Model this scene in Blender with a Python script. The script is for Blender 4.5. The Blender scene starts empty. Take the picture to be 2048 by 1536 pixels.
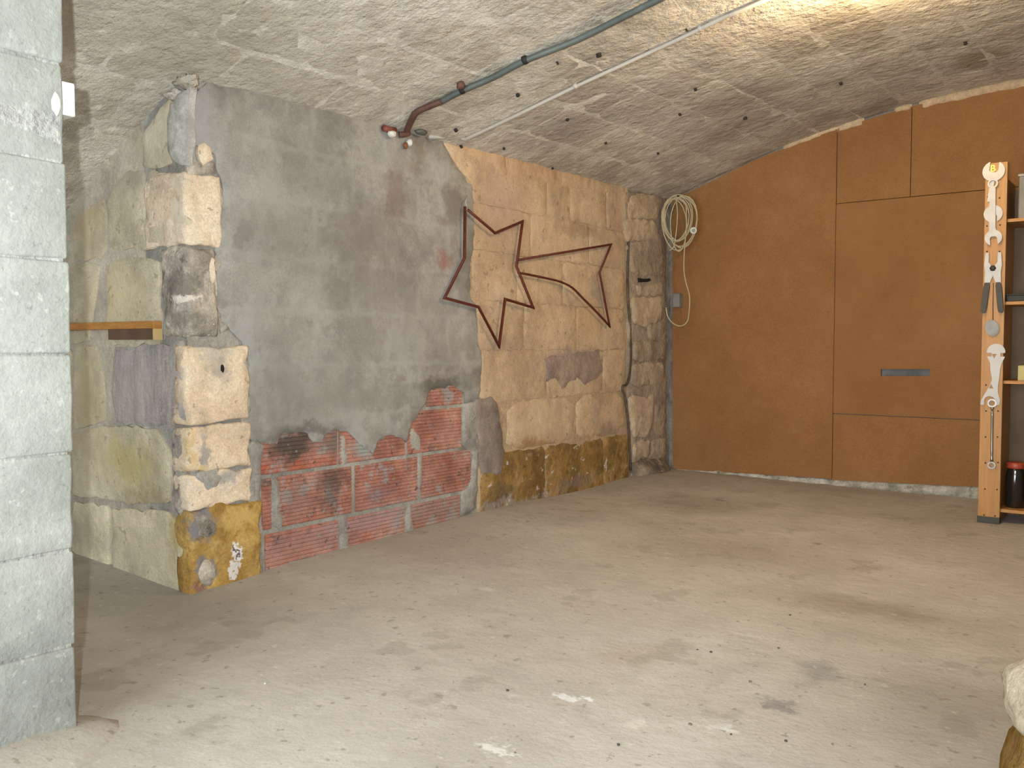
import bpy, bmesh, math, random
from mathutils import Vector, noise
from mathutils.geometry import delaunay_2d_cdt
random.seed(7)
scene = bpy.context.scene
COL = scene.collection
R = math.radians

# ------------------------------------------------------------------ camera
FPX = 1800.0                       # focal length in pixels of the 2048 x 1536 frame
CAM_Z = 1.0
PITCH = math.atan(78 / FPX)        # looking slightly down
AZ = R(37)                         # the room is turned 37 degrees to the view
SA, CA = math.sin(AZ), math.cos(AZ)
cam_data = bpy.data.cameras.new('camera')
cam_data.sensor_fit = 'HORIZONTAL'
cam_data.sensor_width = 36.0
cam_data.lens = 36.0 * FPX / 2048
cam_data.clip_start = 0.05
cam = bpy.data.objects.new('camera', cam_data)
COL.objects.link(cam)
cam.location = (0, 0, CAM_Z)
cam.rotation_euler = (math.pi / 2 - PITCH, 0, 0)
scene.camera = cam

# ------------------------------------------------------------------ light
world = bpy.data.worlds.new('world')
scene.world = world
world.use_nodes = True
world.node_tree.nodes['Background'].inputs[0].default_value = (0.75, 0.87, 1.0, 1)
world.node_tree.nodes['Background'].inputs[1].default_value = 0.03

def uvz(u, v, z):
    """room coordinates (u along the left wall, v along the back wall) to world"""
    return Vector((u * SA + v * CA, u * CA - v * SA, z))

def light(name, kind, loc, energy, color, **kw):
    d = bpy.data.lights.new(name, kind)
    d.energy = energy
    d.color = color
    for k, val in kw.items():
        setattr(d, k, val)
    o = bpy.data.objects.new(name, d)
    o.location = loc
    COL.objects.link(o)
    return o
# the camera's own flash, left of and above the lens
flash = light('camera_flash', 'SPOT', (-0.10, 0.0, 1.05), 430, (0.92, 0.985, 1.0),
              shadow_soft_size=0.012, spot_size=R(96), spot_blend=1.0)
flash.rotation_euler = (math.pi / 2 - PITCH + R(7), 0, 0)
# added soft fill behind the photographer, in an unseen opening made for it
fill_light = light('rear_fill', 'AREA', uvz(-2.95, -0.6, 1.1), 220, (0.94, 0.98, 1.0),
            shape='RECTANGLE', size=2.3, size_y=2.1)
fill_light.rotation_euler = (math.pi / 2, 0, -AZ)

# short light paths are enough in this small matt room
scene.cycles.use_light_tree = False
scene.cycles.diffuse_bounces = 2
scene.cycles.max_bounces = 4
scene.cycles.caustics_reflective = False
scene.cycles.caustics_refractive = False

vs = scene.view_settings
vs.view_transform = 'Standard'
vs.look = 'None'
vs.gamma = 1.0
vs.use_curve_mapping = False
vs.exposure = 0.11

# ------------------------------------------------------------------ room
U_BACK, V_LEFT, U_END = 6.525, -3.333, 2.18
V_SIDE, V_RIGHT, U_REAR = -5.3, 3.9, -3.0
V_PIL, U_PIL = -2.265, 1.15

def zv(u, v):
    return 2.65 - 0.075 * (v + 0.7) ** 2 + 0.012 * (u - 4.9)

def gs(u, v, cu, cv, r):
    return math.exp(-((u - cu) ** 2 + (v - cv) ** 2) / (r * r))

def zf(u, v):
    z = -0.045 * gs(u, v, 2.0, -3.2, 0.7) + 0.02 * gs(u, v, 4.3, -3.35, 0.6) + 0.02 * gs(u, v, 6.0, -3.2, 0.5)
    z += 0.006 * noise.noise(Vector((u * 0.9, v * 0.9, 3.1)))
    return z

def ray(px, py):
    a = (px - 1024) / FPX
    b = (768 - py) / FPX
    st, ct = math.sin(PITCH), math.cos(PITCH)
    return Vector((a, ct + b * st, -st + b * ct))

def uvof(p):
    return p[0] * SA + p[1] * CA, p[0] * CA - p[1] * SA

def on_left(px, py, v=V_LEFT):      # point of the left wall plane -> (u, z)
    d = ray(px, py)
    u, vv = uvof(d)
    k = v / vv
    return (u * k, CAM_Z + d.z * k)

def on_u(px, py, uu):               # point of a plane across the room -> (v, z)
    d = ray(px, py)
    u, v = uvof(d)
    k = uu / u
    return (v * k, CAM_Z + d.z * k)

def on_vault(px, py):
    d = ray(px, py)
    u, v = uvof(d)
    lo, hi = 0.2, 12.0
    for _ in range(60):
        k = (lo + hi) / 2
        if CAM_Z + d.z * k > zv(u * k, v * k):
            hi = k
        else:
            lo = k
    return (u * lo, v * lo)

def on_floor(px, py):
    d = ray(px, py)
    k = -CAM_Z / d.z
    u, v = uvof(d)
    return (u * k, v * k)

# mapping functions: (s, t, d) with d the height above the surface
def M_left(s, t, d):  return uvz(s, V_LEFT + d, t)            # s=u t=z
def M_end(s, t, d):   return uvz(U_END - d, s, t)             # s=v t=z
def M_back(s, t, d):  return uvz(U_BACK - d, s, t)
def M_vault(s, t, d):
    k = 0.15 * (t + 0.7)
    n = Vector((0.0, -k, -1.0)).normalized()
    return uvz(s, t + n.y * d, zv(s, t) + n.z * d)
def M_floor(s, t, d): return uvz(s, t, zf(s, t) + d)

# ------------------------------------------------------------------ materials
def srgb(c):
    if isinstance(c, str):
        c = c.lstrip('#')
        c = tuple(int(c[i:i + 2], 16) for i in (0, 2, 4))
    out = []
    for x in c:
        x /= 255.0
        out.append(x / 12.92 if x <= 0.04045 else ((x + 0.055) / 1.055) ** 2.4)
    return (out[0], out[1], out[2], 1.0)

class NT:
    def __init__(self, name):
        self.m = bpy.data.materials.new(name)
        self.m.use_nodes = True
        self.t = self.m.node_tree
        self.b = self.t.nodes['Principled BSDF']
    def n(self, kind, **kw):
        x = self.t.nodes.new(kind)
        for k, val in kw.items():
            setattr(x, k, val)
        return x
    def put(self, sock, val):
        if isinstance(val, bpy.types.NodeSocket):
            self.t.links.new(val, sock)
        else:
            sock.default_value = val
    def math(self, op, a, b=None, clamp=False):
        x = self.n('ShaderNodeMath', operation=op, use_clamp=clamp)
        self.put(x.inputs[0], a)
        if b is not None:
            self.put(x.inputs[1], b)
        return x.outputs[0]
    def vmath(self, op, a, b=None, scale=None):
        x = self.n('ShaderNodeVectorMath', operation=op)
        self.put(x.inputs[0], a)
        if b is not None:
            self.put(x.inputs[1], b)
        if scale is not None:
            self.put(x.inputs['Scale'], scale)
        return x.outputs['Value'] if op == 'LENGTH' else x.outputs[0]
    def mix(self, fac, a, b, mode='MIX'):
        x = self.n('ShaderNodeMix', data_type='RGBA', blend_type=mode)
        self.put(x.inputs[0], fac)
        self.put(x.inputs[6], a)
        self.put(x.inputs[7], b)
        return x.outputs[2]
    def noise(self, vec, scale, detail=4, rough=0.55, out=0):
        x = self.n('ShaderNodeTexNoise')
        self.put(x.inputs['Vector'], vec)
        x.inputs['Scale'].default_value = scale
        x.inputs['Detail'].default_value = detail
        x.inputs['Roughness'].default_value = rough
        return x.outputs[out]
    def ramp(self, fac, stops):
        x = self.n('ShaderNodeValToRGB')
        self.put(x.inputs[0], fac)
        e = x.color_ramp.elements
        while len(e) < len(stops):
            e.new(0.5)
        for el, (p, c) in zip(e, stops):
            el.position = p
            el.color = c
        return x.outputs[0]
    def map(self, val, a, b, c=0.0, d=1.0, smooth=True):
        x = self.n('ShaderNodeMapRange', interpolation_type='SMOOTHSTEP' if smooth else 'LINEAR')
        self.put(x.inputs[0], val)
        for i, q in enumerate((a, b, c, d)):
            x.inputs[i + 1].default_value = q
        return x.outputs[0]

def rock(name, cols, scale=2.5, bump=0.4, rough=0.92, vary=0.10, grain=0.17, stains=(), stretch=None,
         specks=None, joints=None, lo=0.34, hi=0.66, bumpscale=1.0, blotch=0.14, gain=None, smear=()):
    """mottled masonry, plaster or concrete. stains: (u, v, z, ru, rv, rz, colour, strength, softness)"""
    g = NT(name)
    pos = g.n('ShaderNodeNewGeometry').outputs['Position']
    rot = g.n('ShaderNodeVectorRotate', rotation_type='Z_AXIS')
    g.put(rot.inputs['Vector'], pos)
    rot.inputs['Angle'].default_value = AZ
    P = rot.outputs[0]                                   # (v, u, z)
    T = P
    if stretch:
        T = g.vmath('MULTIPLY', P, stretch)
    n1 = g.noise(T, scale, 3, 0.6)
    k = len(cols)
    col = g.ramp(n1, [(lo + (hi - lo) * i / max(1, k - 1), srgb(c)) for i, c in enumerate(cols)])
    n2 = g.noise(T, scale * 5.3, 2, 0.65)
    col = g.mix(1.0, col, g.ramp(n2, [(0.30, (1 - blotch, 1 - blotch, 1 - blotch, 1)), (0.70, (1 + blotch, 1 + blotch, 1 + blotch, 1))]), 'MULTIPLY')
    n3 = g.noise(P, 110, 2, 0.8)
    col = g.mix(1.0, col, g.ramp(n3, [(0.3, (1 - grain,) * 3 + (1,)), (0.7, (1 + grain,) * 3 + (1,))]), 'MULTIPLY')
    if vary:
        rnd = g.n('ShaderNodeObjectInfo').outputs['Random']
        col = g.mix(1.0, col, g.ramp(rnd, [(0.0, (1 - vary, 1 - vary, 1 - vary * 0.9, 1)), (1.0, (1 + vary * 0.7, 1 + vary * 0.7, 1 + vary * 0.5, 1))]), 'MULTIPLY')
    ns = None                                            # ragged smears of other coats: the peaks and the hollows of one noise
    for i, (c, sc, thr, st_) in enumerate(smear):
        if i % 2 == 0:
            ns = g.noise(g.vmath('ADD', P, (7.3 * i, 3.1 * i, 1.7)), sc, 4, 0.74)
            f = g.map(ns, thr, thr + 0.09, 0.0, st_)
        else:
            f = g.map(ns, 1 - thr - 0.09, 1 - thr, st_, 0.0)
        col = g.mix(f, col, srgb(c))
    wv = None
    if joints or stains:
        wv = g.vmath('SUBTRACT', g.noise(P, 7, 4, 0.76, 1), (0.5, 0.5, 0.5))
    if joints:                                           # faint ghost of the blockwork under a plaster coat
        jc, jw, jh, z0, strength, width = joints
        sx = g.n('ShaderNodeSeparateXYZ')
        wob = g.vmath('ADD', P, g.vmath('SCALE', wv, scale=0.10))
        g.put(sx.inputs[0], wob)
        cx = g.n('ShaderNodeCombineXYZ')
        g.put(cx.inputs[0], sx.outputs[1])
        g.put(cx.inputs[1], g.math('SUBTRACT', sx.outputs[2], z0))
        br = g.n('ShaderNodeTexBrick', offset=0.5)
        g.put(br.inputs['Vector'], cx.outputs[0])
        br.inputs['Color1'].default_value = br.inputs['Color2'].default_value = (0, 0, 0, 1)
        br.inputs['Mortar'].default_value = (1, 1, 1, 1)
        br.inputs['Scale'].default_value = 1.0
        br.inputs['Mortar Size'].default_value = width
        br.inputs['Mortar Smooth'].default_value = 1.0
        br.inputs['Brick Width'].default_value = jw
        br.inputs['Row Height'].default_value = jh
        f = g.math('MULTIPLY', br.outputs['Fac'], g.map(n1, 0.35, 0.62, 0.15, strength))
        col = g.mix(f, col, srgb(jc))
    if stains:
        D = g.vmath('ADD', P, g.vmath('SCALE', wv, scale=0.24))
        for (su, sv, sz, ru, rv, rz, c, st, soft) in stains:
            q = g.vmath('DIVIDE', g.vmath('SUBTRACT', D, (sv, su, sz)), (rv, ru, rz))
            f = g.map(g.vmath('LENGTH', q), 1 - soft, 1 + soft, st, 0.0)
            col = g.mix(f, col, srgb(c))
    if specks:
        for i, (c, sc, thr, st) in enumerate(specks):
            if i % 2 == 0:
                ns = g.noise(P, sc, 3, 0.62)
                f = g.map(ns, thr, thr + 0.05, 0.0, st)
            else:
                f = g.map(ns, 1 - thr - 0.05, 1 - thr, st, 0.0)
            col = g.mix(f, col, srgb(c))
    if gain:
        col = g.mix(1.0, col, tuple(gain) + (1,), 'MULTIPLY')
    df = g.n('ShaderNodeBsdfDiffuse')                    # dusty, matt masonry
    g.put(df.inputs['Color'], col)
    g.t.links.new(df.outputs[0], g.t.nodes['Material Output'].inputs['Surface'])
    g.t.nodes.remove(g.b)
    bp = g.n('ShaderNodeBump')
    bp.inputs['Strength'].default_value = bump
    bp.inputs['Distance'].default_value = 0.02
    g.put(bp.inputs['Height'], g.noise(P, 16 * bumpscale, 4, 0.68))
    g.put(df.inputs['Normal'], bp.outputs[0])
    return g.m

def plain(name, c, rough=0.5, metal=0.0, vary=0.08, scale=20, bump=0.0, c2=None, spec=0.5, aniso=None):
    """a smooth made thing with a little unevenness; aniso stretches the pattern into wood grain"""
    g = NT(name)
    pos = g.n('ShaderNodeTexCoord').outputs['Object']
    if aniso:
        pos = g.vmath('MULTIPLY', pos, aniso)
    n1 = g.noise(pos, scale, 5, 0.6)
    a = srgb(c)
    b = srgb(c2) if c2 else tuple(min(1, x * (1 - vary * 2)) for x in a[:3]) + (1,)
    g.put(g.b.inputs['Base Color'], g.ramp(n1, [(0.32, a), (0.68, b)]))
    g.put(g.b.inputs['Roughness'], rough)
    g.b.inputs['Metallic'].default_value = metal
    g.b.inputs['Specular IOR Level'].default_value = spec
    if bump:
        bp = g.n('ShaderNodeBump')
        bp.inputs['Strength'].default_value = bump
        bp.inputs['Distance'].default_value = 0.004
        g.put(bp.inputs['Height'], n1)
        g.put(g.b.inputs['Normal'], bp.outputs[0])
    return g.m

def emitter(name, c, strength):
    g = NT(name)
    g.put(g.b.inputs['Base Color'], srgb(c))
    g.put(g.b.inputs['Emission Color'], srgb(c))
    g.b.inputs['Emission Strength'].default_value = strength
    return g.m

# ------------------------------------------------------------------ builders
def wloc(o):
    p = Vector((0, 0, 0))
    while o is not None:
        p += o.location
        o = o.parent
    return p

def link(name, verts, faces, mat, parent=None, origin=None, smooth=False):
    """verts in world coordinates; the object sits at its parent's origin, or at its own origin when top-level"""
    base = wloc(parent) if parent is not None else Vector((0, 0, 0))
    org = Vector(origin) if origin is not None else base
    me = bpy.data.meshes.new(name)
    me.from_pydata([tuple(Vector(p) - org) for p in verts], [], faces)
    me.validate()
    if smooth:
        me.polygons.foreach_set('use_smooth', [True] * len(me.polygons))
    me.materials.append(mat)
    me.update()
    o = bpy.data.objects.new(name, me)
    COL.objects.link(o)
    o.parent = parent
    o.location = org - base if parent is not None else org
    return o

def empty(name, loc):
    o = bpy.data.objects.new(name, None)
    o.empty_display_size = 0.1
    o.location = loc
    COL.objects.link(o)
    return o

def tag(o, label=None, cat=None, group=None, kind=None):
    for k, val in (('label', label), ('category', cat), ('group', group), ('kind', kind)):
        if val:
            o[k] = val
    return o

def inside(p, poly):
    c = False
    n = len(poly)
    for i in range(n):
        x1, y1 = poly[i]
        x2, y2 = poly[i - 1]
        if (y1 > p[1]) != (y2 > p[1]) and p[0] < (x2 - x1) * (p[1] - y1) / (y2 - y1) + x1:
            c = not c
    return c

def dist(p, poly):
    best = 1e9
    for i in range(len(poly)):
        ax, ay = poly[i - 1]
        bx, by = poly[i]
        dx, dy = bx - ax, by - ay
        L = dx * dx + dy * dy
        k = 0 if L == 0 else max(0, min(1, ((p[0] - ax) * dx + (p[1] - ay) * dy) / L))
        best = min(best, math.hypot(p[0] - ax - dx * k, p[1] - ay - dy * k))
    return best

def chaikin(poly, n=1, q=0.25):
    for _ in range(n):
        out = []
        for i in range(len(poly)):
            a, b = poly[i], poly[(i + 1) % len(poly)]
            out.append((a[0] + (b[0] - a[0]) * q, a[1] + (b[1] - a[1]) * q))
            out.append((b[0] + (a[0] - b[0]) * q, b[1] + (a[1] - b[1]) * q))
        poly = out
    return poly

def roughen(poly, seg, jit, seed):
    out = []
    for i in range(len(poly)):
        a, b = poly[i], poly[(i + 1) % len(poly)]
        L = math.hypot(b[0] - a[0], b[1] - a[1])
        n = max(1, int(round(L / seg)))
        for k in range(n):
            x = a[0] + (b[0] - a[0]) * k / n
            y = a[1] + (b[1] - a[1]) * k / n
            q = Vector((x * 14 + seed * 3.7, y * 14 - seed * 1.9, seed * 0.77))
            w = Vector((x * 45 + seed, y * 45, seed * 2.2))
            out.append((x + jit * (noise.noise(q) * 1.3 + noise.noise(w) * 0.6),
                        y + jit * (noise.noise(q + Vector((31, 17, 5))) * 1.3 + noise.noise(w + Vector((9, 4, 2))) * 0.6)))
    return out

def slab(name, mapf, poly, depth, mat, parent=None, edge=0.02, cell=0.08, amp=0.003, nsc=9, jit=0.006, seg=0.05,
         seed=0, base=-0.02, rnd=0, rim=0.4, origin=None, smooth=True):
    """a stone, patch or lump lying on a surface: irregular outline, rounded edge, uneven front"""
    if rnd:
        poly = chaikin(poly, 1, rnd)
    B = roughen(poly, seg, jit, seed)
    pts = list(B)
    xs = [p[0] for p in B]
    ys = [p[1] for p in B]
    rg = random.Random(seed * 13 + 5)
    y = min(ys) + cell * 0.5
    while y < max(ys):
        x = min(xs) + cell * 0.5
        while x < max(xs):
            p = (x + rg.uniform(-0.2, 0.2) * cell, y + rg.uniform(-0.2, 0.2) * cell)
            if inside(p, B) and dist(p, B) > min(cell * 0.4, edge):
                pts.append(p)
            x += cell
        y += cell
    nb = len(B)
    # a ring just inside the rim keeps the face flat up to its rounded edge
    for i in range(nb):
        a, b, c = B[i - 1], B[i], B[(i + 1) % nb]
        tx, ty = c[0] - a[0], c[1] - a[1]
        L = math.hypot(tx, ty) or 1
        for sgn in (1, -1):
            p = (b[0] - ty / L * edge * sgn, b[1] + tx / L * edge * sgn)
            if inside(p, B) and dist(p, B) > edge * 0.75:
                pts.append(p)
                break
    vs_, es_, fs_, ov, oe, of = delaunay_2d_cdt([Vector(p) for p in pts], [(i, (i + 1) % nb) for i in range(nb)], [], 1, 1e-4)
    verts = []
    onb = {}
    for i, p in enumerate(vs_):
        if any(q < nb for q in ov[i]):
            h = depth * rim
            for q in ov[i]:
                if q < nb:
                    onb[q] = i
        else:
            w = min(1.0, dist(p, B) / edge)
            h = depth * (rim + (1 - rim) * w * (2 - w)) + amp * w * (noise.noise(Vector((p[0] * nsc, p[1] * nsc, seed * 1.3))) + 0.5 * noise.noise(Vector((p[0] * nsc * 2.7, p[1] * nsc * 2.7, seed * 2.3 + 9))))
        verts.append(mapf(p[0], p[1], h))
    faces = [tuple(f) for f in fs_]
    sk = len(verts)
    for i in range(nb):
        verts.append(mapf(B[i][0], B[i][1], base))
    c0 = Vector((sum(xs) / nb, sum(ys) / nb))
    nn = (mapf(c0.x, c0.y, 1.0) - mapf(c0.x, c0.y, 0.0))
    if faces:
        a, b, c = [Vector(verts[i]) for i in faces[0][:3]]
        if (b - a).cross(c - a).dot(nn) < 0:
            faces = [tuple(reversed(f)) for f in faces]
    area = sum(B[i - 1][0] * B[i][1] - B[i][0] * B[i - 1][1] for i in range(nb))
    s_, t_ = mapf(c0.x + 1e-3, c0.y, 0) - mapf(c0.x, c0.y, 0), mapf(c0.x, c0.y + 1e-3, 0) - mapf(c0.x, c0.y, 0)
    flip = (s_.cross(t_).dot(nn) < 0) != (area < 0)
    tp = len(verts)                        # the skirt has its own upper ring, so the face keeps a crisp edge
    for i in range(nb):
        verts.append(verts[onb[i]] if i in onb else mapf(B[i][0], B[i][1], depth * rim))
    for i in range(nb):
        j = (i + 1) % nb
        f = (tp + i, sk + i, sk + j, tp + j)
        faces.append(tuple(reversed(f)) if flip else f)
    return link(name, verts, faces, mat, parent, origin, smooth)

def rect(s0, t0, s1, t1):
    return [(s0, t0), (s1, t0), (s1, t1), (s0, t1)]

def box(name, c, ax, half, mat, parent=None, bevel=0.0, origin=None):
    """box from its centre, three world axes and half sizes, edges bevelled"""
    bm = bmesh.new()
    bmesh.ops.create_cube(bm, size=2.0)
    for v_ in bm.verts:
        v_.co = Vector((v_.co.x * half[0], v_.co.y * half[1], v_.co.z * half[2]))
    if bevel:
        bmesh.ops.bevel(bm, geom=bm.edges[:], offset=bevel, segments=2, affect='EDGES', profile=0.6)
    A = [Vector(a).normalized() for a in ax]
    c = Vector(c)
    det = A[0].cross(A[1]).dot(A[2])
    verts = [c + A[0] * v_.co.x + A[1] * v_.co.y + A[2] * v_.co.z for v_ in bm.verts]
    faces = [tuple(q.index for q in f.verts) for f in bm.faces]
    if det < 0:
        faces = [tuple(reversed(f)) for f in faces]
    bm.free()
    return link(name, verts, faces, mat, parent, origin)

EU, EV, EZ = uvz(1, 0, 0), uvz(0, 1, 0), Vector((0, 0, 1))
def ubox(name, u0, u1, v0, v1, z0, z1, mat, parent=None, bevel=0.0, origin=None):
    return box(name, uvz((u0 + u1) / 2, (v0 + v1) / 2, (z0 + z1) / 2), (EU, EV, EZ),
               (abs(u1 - u0) / 2, abs(v1 - v0) / 2, abs(z1 - z0) / 2), mat, parent, bevel, origin)

def catmull(pts, n=6, closed=False):
    P = [Vector(p) for p in pts]
    out = []
    m = len(P)
    rngm = m if closed else m - 1
    for i in range(rngm):
        p0 = P[(i - 1) % m] if closed or i > 0 else P[0]
        p1 = P[i]
        p2 = P[(i + 1) % m]
        p3 = P[(i + 2) % m] if closed or i + 2 < m else P[-1]
        for k in range(n):
            t = k / n
            out.append(0.5 * ((2 * p1) + (-p0 + p2) * t + (2 * p0 - 5 * p1 + 4 * p2 - p3) * t * t + (-p0 + 3 * p1 - 3 * p2 + p3) * t ** 3))
    if not closed:
        out.append(P[-1])
    return out

def tube(name, pts, r, mat, parent=None, sides=8, closed=False, origin=None, flat=None, radii=None):
    """round bar along a path; corners are mitred"""
    P = [Vector(p) for p in pts]
    n = len(P)
    verts, faces = [], []
    up = None
    for i in range(n):
        a = P[i - 1] if (i > 0 or closed) else P[i]
        b = P[(i + 1) % n] if (i < n - 1 or closed) else P[i]
        d1 = (P[i] - a).normalized() if (P[i] - a).length > 1e-9 else None
        d2 = (b - P[i]).normalized() if (b - P[i]).length > 1e-9 else None
        d1 = d1 or d2
        d2 = d2 or d1
        tdir = (d1 + d2)
        tdir = tdir.normalized() if tdir.length > 1e-6 else d1
        k = 1.0 / max(0.35, math.sqrt(max(0.0, (1 + d1.dot(d2)) / 2)))
        if up is None:
            up = Vector((0, 0, 1)) if abs(tdir.z) < 0.9 else Vector((1, 0, 0))
        x = (up - tdir * up.dot(tdir)).normalized()
        y = tdir.cross(x)
        up = x
        bis = (d2 - d1)
        bis = bis.normalized() if bis.length > 1e-6 else None
        rr = radii[i] if radii else r
        for s in range(sides):
            an = 2 * math.pi * s / sides
            o = x * math.cos(an) * rr + y * math.sin(an) * rr
            if bis is not None:
                o += bis * o.dot(bis) * (k - 1)
            verts.append(P[i] + o)
    m = n if closed else n - 1
    for i in range(m):
        j = (i + 1) % n
        for s in range(sides):
            s2 = (s + 1) % sides
            faces.append((i * sides + s, i * sides + s2, j * sides + s2, j * sides + s))
    if not closed:
        faces.append(tuple(reversed(range(sides))))
        faces.append(tuple((n - 1) * sides + s for s in range(sides)))
    return link(name, verts, faces, mat, parent, origin, True)

def lathe(name, base, prof, mat, parent=None, sides=20, axis=None, origin=None, smooth=True):
    """prof: (radius, height) pairs turned about axis from base"""
    ax = Vector(axis).normalized() if axis is not None else Vector((0, 0, 1))
    x = (Vector((1, 0, 0)) - ax * ax.x)
    x = x.normalized() if x.length > 0.2 else (Vector((0, 1, 0)) - ax * ax.y).normalized()
    y = ax.cross(x)
    base = Vector(base)
    verts, faces = [], []
    for (r, h) in prof:
        for s in range(sides):
            an = 2 * math.pi * s / sides
            verts.append(base + ax * h + x * math.cos(an) * r + y * math.sin(an) * r)
    for i in range(len(prof) - 1):
        for s in range(sides):
            s2 = (s + 1) % sides
            faces.append((i * sides + s, i * sides + s2, (i + 1) * sides + s2, (i + 1) * sides + s))
    faces.append(tuple(reversed(range(sides))))
    faces.append(tuple((len(prof) - 1) * sides + s for s in range(sides)))
    return link(name, verts, faces, mat, parent, origin, smooth)

def plate(name, mapf, poly, d0, d1, mat, parent=None, holes=(), origin=None, bevel=0.0):
    """flat plate cut to an outline (with holes), extruded from height d0 to d1"""
    loops = [list(poly)] + [list(h) for h in holes]
    pts, edges = [], []
    for lp in loops:
        s = len(pts)
        pts += lp
        edges += [(s + i, s + (i + 1) % len(lp)) for i in range(len(lp))]
    V, E_, F_, ov, oe, of = delaunay_2d_cdt([Vector(p) for p in pts], edges, [], 2 if False else 1, 1e-7)
    F_ = [f for f in F_ if not any(inside(((V[f[0]].x + V[f[1]].x + V[f[2]].x) / 3, (V[f[0]].y + V[f[1]].y + V[f[2]].y) / 3), h) for h in loops[1:])]
    n = len(V)
    verts = [mapf(p.x, p.y, d1) for p in V] + [mapf(p.x, p.y, d0) for p in V]
    faces = [tuple(f) for f in F_] + [tuple(n + i for i in reversed(f)) for f in F_]
    cnt = {}
    for f in F_:
        for i in range(len(f)):
            e = (f[i], f[(i + 1) % len(f)])
            cnt[e] = 1
    for (a, b) in list(cnt):
        if (b, a) not in cnt:
            faces.append((b, a, n + a, n + b))
    o = link(name, verts, faces, mat, parent, origin)
    bm = bmesh.new()
    bm.from_mesh(o.data)
    bmesh.ops.recalc_face_normals(bm, faces=bm.faces[:])
    bm.to_mesh(o.data)
    bm.free()
    return o

# ------------------------------------------------------------------ palette
def LS(px, py, rx, ry, c, st=0.7, soft=0.5):          # stain on the left wall given by a point and its size in metres
    u, z = on_left(px, py)
    return (u, V_LEFT, z, rx, 0.5, ry, c, st, soft)
def ES(px, py, rx, ry, c, st=0.7, soft=0.5):
    v, z = on_u(px, py, U_END)
    return (U_END, v, z, 0.5, rx, ry, c, st, soft)
def FS(px, py, ru, rv, c, st=0.7, soft=0.5):
    u, v = on_floor(px, py)
    return (u, v, 0, ru, rv, 0.5, c, st, soft)
def CS(px, py, ru, rv, c, st=0.7, soft=0.5):
    u, v = on_vault(px, py)
    return (u, v, zv(u, v), ru, rv, 0.5, c, st, soft)

MT = {}
MT['mortar'] = rock('grey_mortar', ['8b867e', '9d968b', 'aaa398'], smear=[('77726a', 4, 0.55, 0.5), ('b4ada2', 5, 0.57, 0.5)], scale=3.5, bump=0.7, gain=(1.14, 1.2, 1.27))
MT['plaster'] = rock('cement_render', ['928b80', 'a69e92', 'b0a99d'], smear=[('8b857a', 3.2, 0.54, 0.5), ('b8b2a8', 2.6, 0.55, 0.5), ('8f7f72', 5.0, 0.58, 0.4), ('bdb7ad', 9.0, 0.60, 0.4)], scale=2.2, bump=0.3, gain=(0.94, 1.0, 1.1), vary=0, blotch=0.12, grain=0.13,
    joints=('bab4a9', 0.475, 0.25, 0.151, 0.45, 0.024),
    stains=[LS(785, 398, 0.07, 0.13, '8a7466', 0.6, 0.5), LS(905, 415, 0.09, 0.12, '7d7162', 0.7, 0.5), LS(880, 525, 0.04, 0.05, 'a4654e', 0.55, 0.6),
            LS(720, 560, 0.3, 0.12, '8d8478', 0.5, 0.9), LS(560, 470, 0.22, 0.12, '8c857a', 0.55, 0.8), LS(730, 470, 0.2, 0.1, '8f8377', 0.45, 0.8),
            LS(600, 330, 0.2, 0.15, '8f897f', 0.4, 0.9), LS(800, 640, 0.3, 0.2, 'a59d92', 0.4, 0.9), LS(600, 760, 0.4, 0.2, 'a3a095', 0.4, 0.9),
            LS(390, 250, 0.09, 0.2, 'b7b2aa', 0.6, 0.7), LS(700, 800, 0.4, 0.06, '8e887c', 0.5, 0.9), LS(560, 860, 0.25, 0.05, '8a857b', 0.5, 0.9),
            LS(880, 770, 0.18, 0.04, '6d645a', 0.75, 0.7), LS(600, 862, 0.2, 0.03, '6f685e', 0.6, 0.7), LS(515, 620, 0.02, 0.6, 'aba69b', 0.6, 0.9),
            LS(830, 310, 0.04, 0.12, '8a7c66', 0.5, 0.8), LS(470, 230, 0.03, 0.15, '938979', 0.4, 0.9)],
    specks=[('837366', 7, 0.66, 0.3)])
MT['brick'] = rock('terracotta_brick', ['a4604c', 'b3705a', 'bd806c'], smear=[('a0978d', 6.5, 0.55, 0.65), ('7e5347', 4, 0.54, 0.45), ('5c4c44', 9, 0.58, 0.6)], scale=4, bump=0.35, gain=(1.06, 1.42, 1.68), vary=0.08, blotch=0.14,
    stains=[LS(585, 893, 0.12, 0.07, '4a4038', 0.85, 0.5), LS(662, 960, 0.08, 0.05, '4d423b', 0.7, 0.6), LS(600, 1000, 0.1, 0.08, '7d5549', 0.5, 0.8),
            LS(655, 1000, 0.06, 0.05, '5a4a44', 0.6, 0.6), LS(660, 885, 0.06, 0.07, '6e6358', 0.7, 0.6), LS(720, 890, 0.05, 0.06, '9a9084', 0.7, 0.6),
            LS(740, 1040, 0.35, 0.05, 'a8807a', 0.6, 0.8), LS(600, 1090, 0.35, 0.04, 'a8776c', 0.5, 0.8), LS(880, 1020, 0.3, 0.07, '9a7868', 0.6, 0.8),
            LS(590, 1140, 0.5, 0.03, '8f7f73', 0.8, 0.7), LS(860, 855, 0.1, 0.09, '8f5a49', 0.6, 0.8), LS(760, 985, 0.12, 0.05, '8e6a68', 0.5, 0.8),
            LS(560, 945, 0.3, 0.02, 'b9502f', 0.5, 0.7), LS(620, 1045, 0.3, 0.02, 'b8512f', 0.5, 0.7)],
    specks=[('50423a', 28, 0.64, 0.75), ('9d9588', 13, 0.64, 0.55)])
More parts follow.
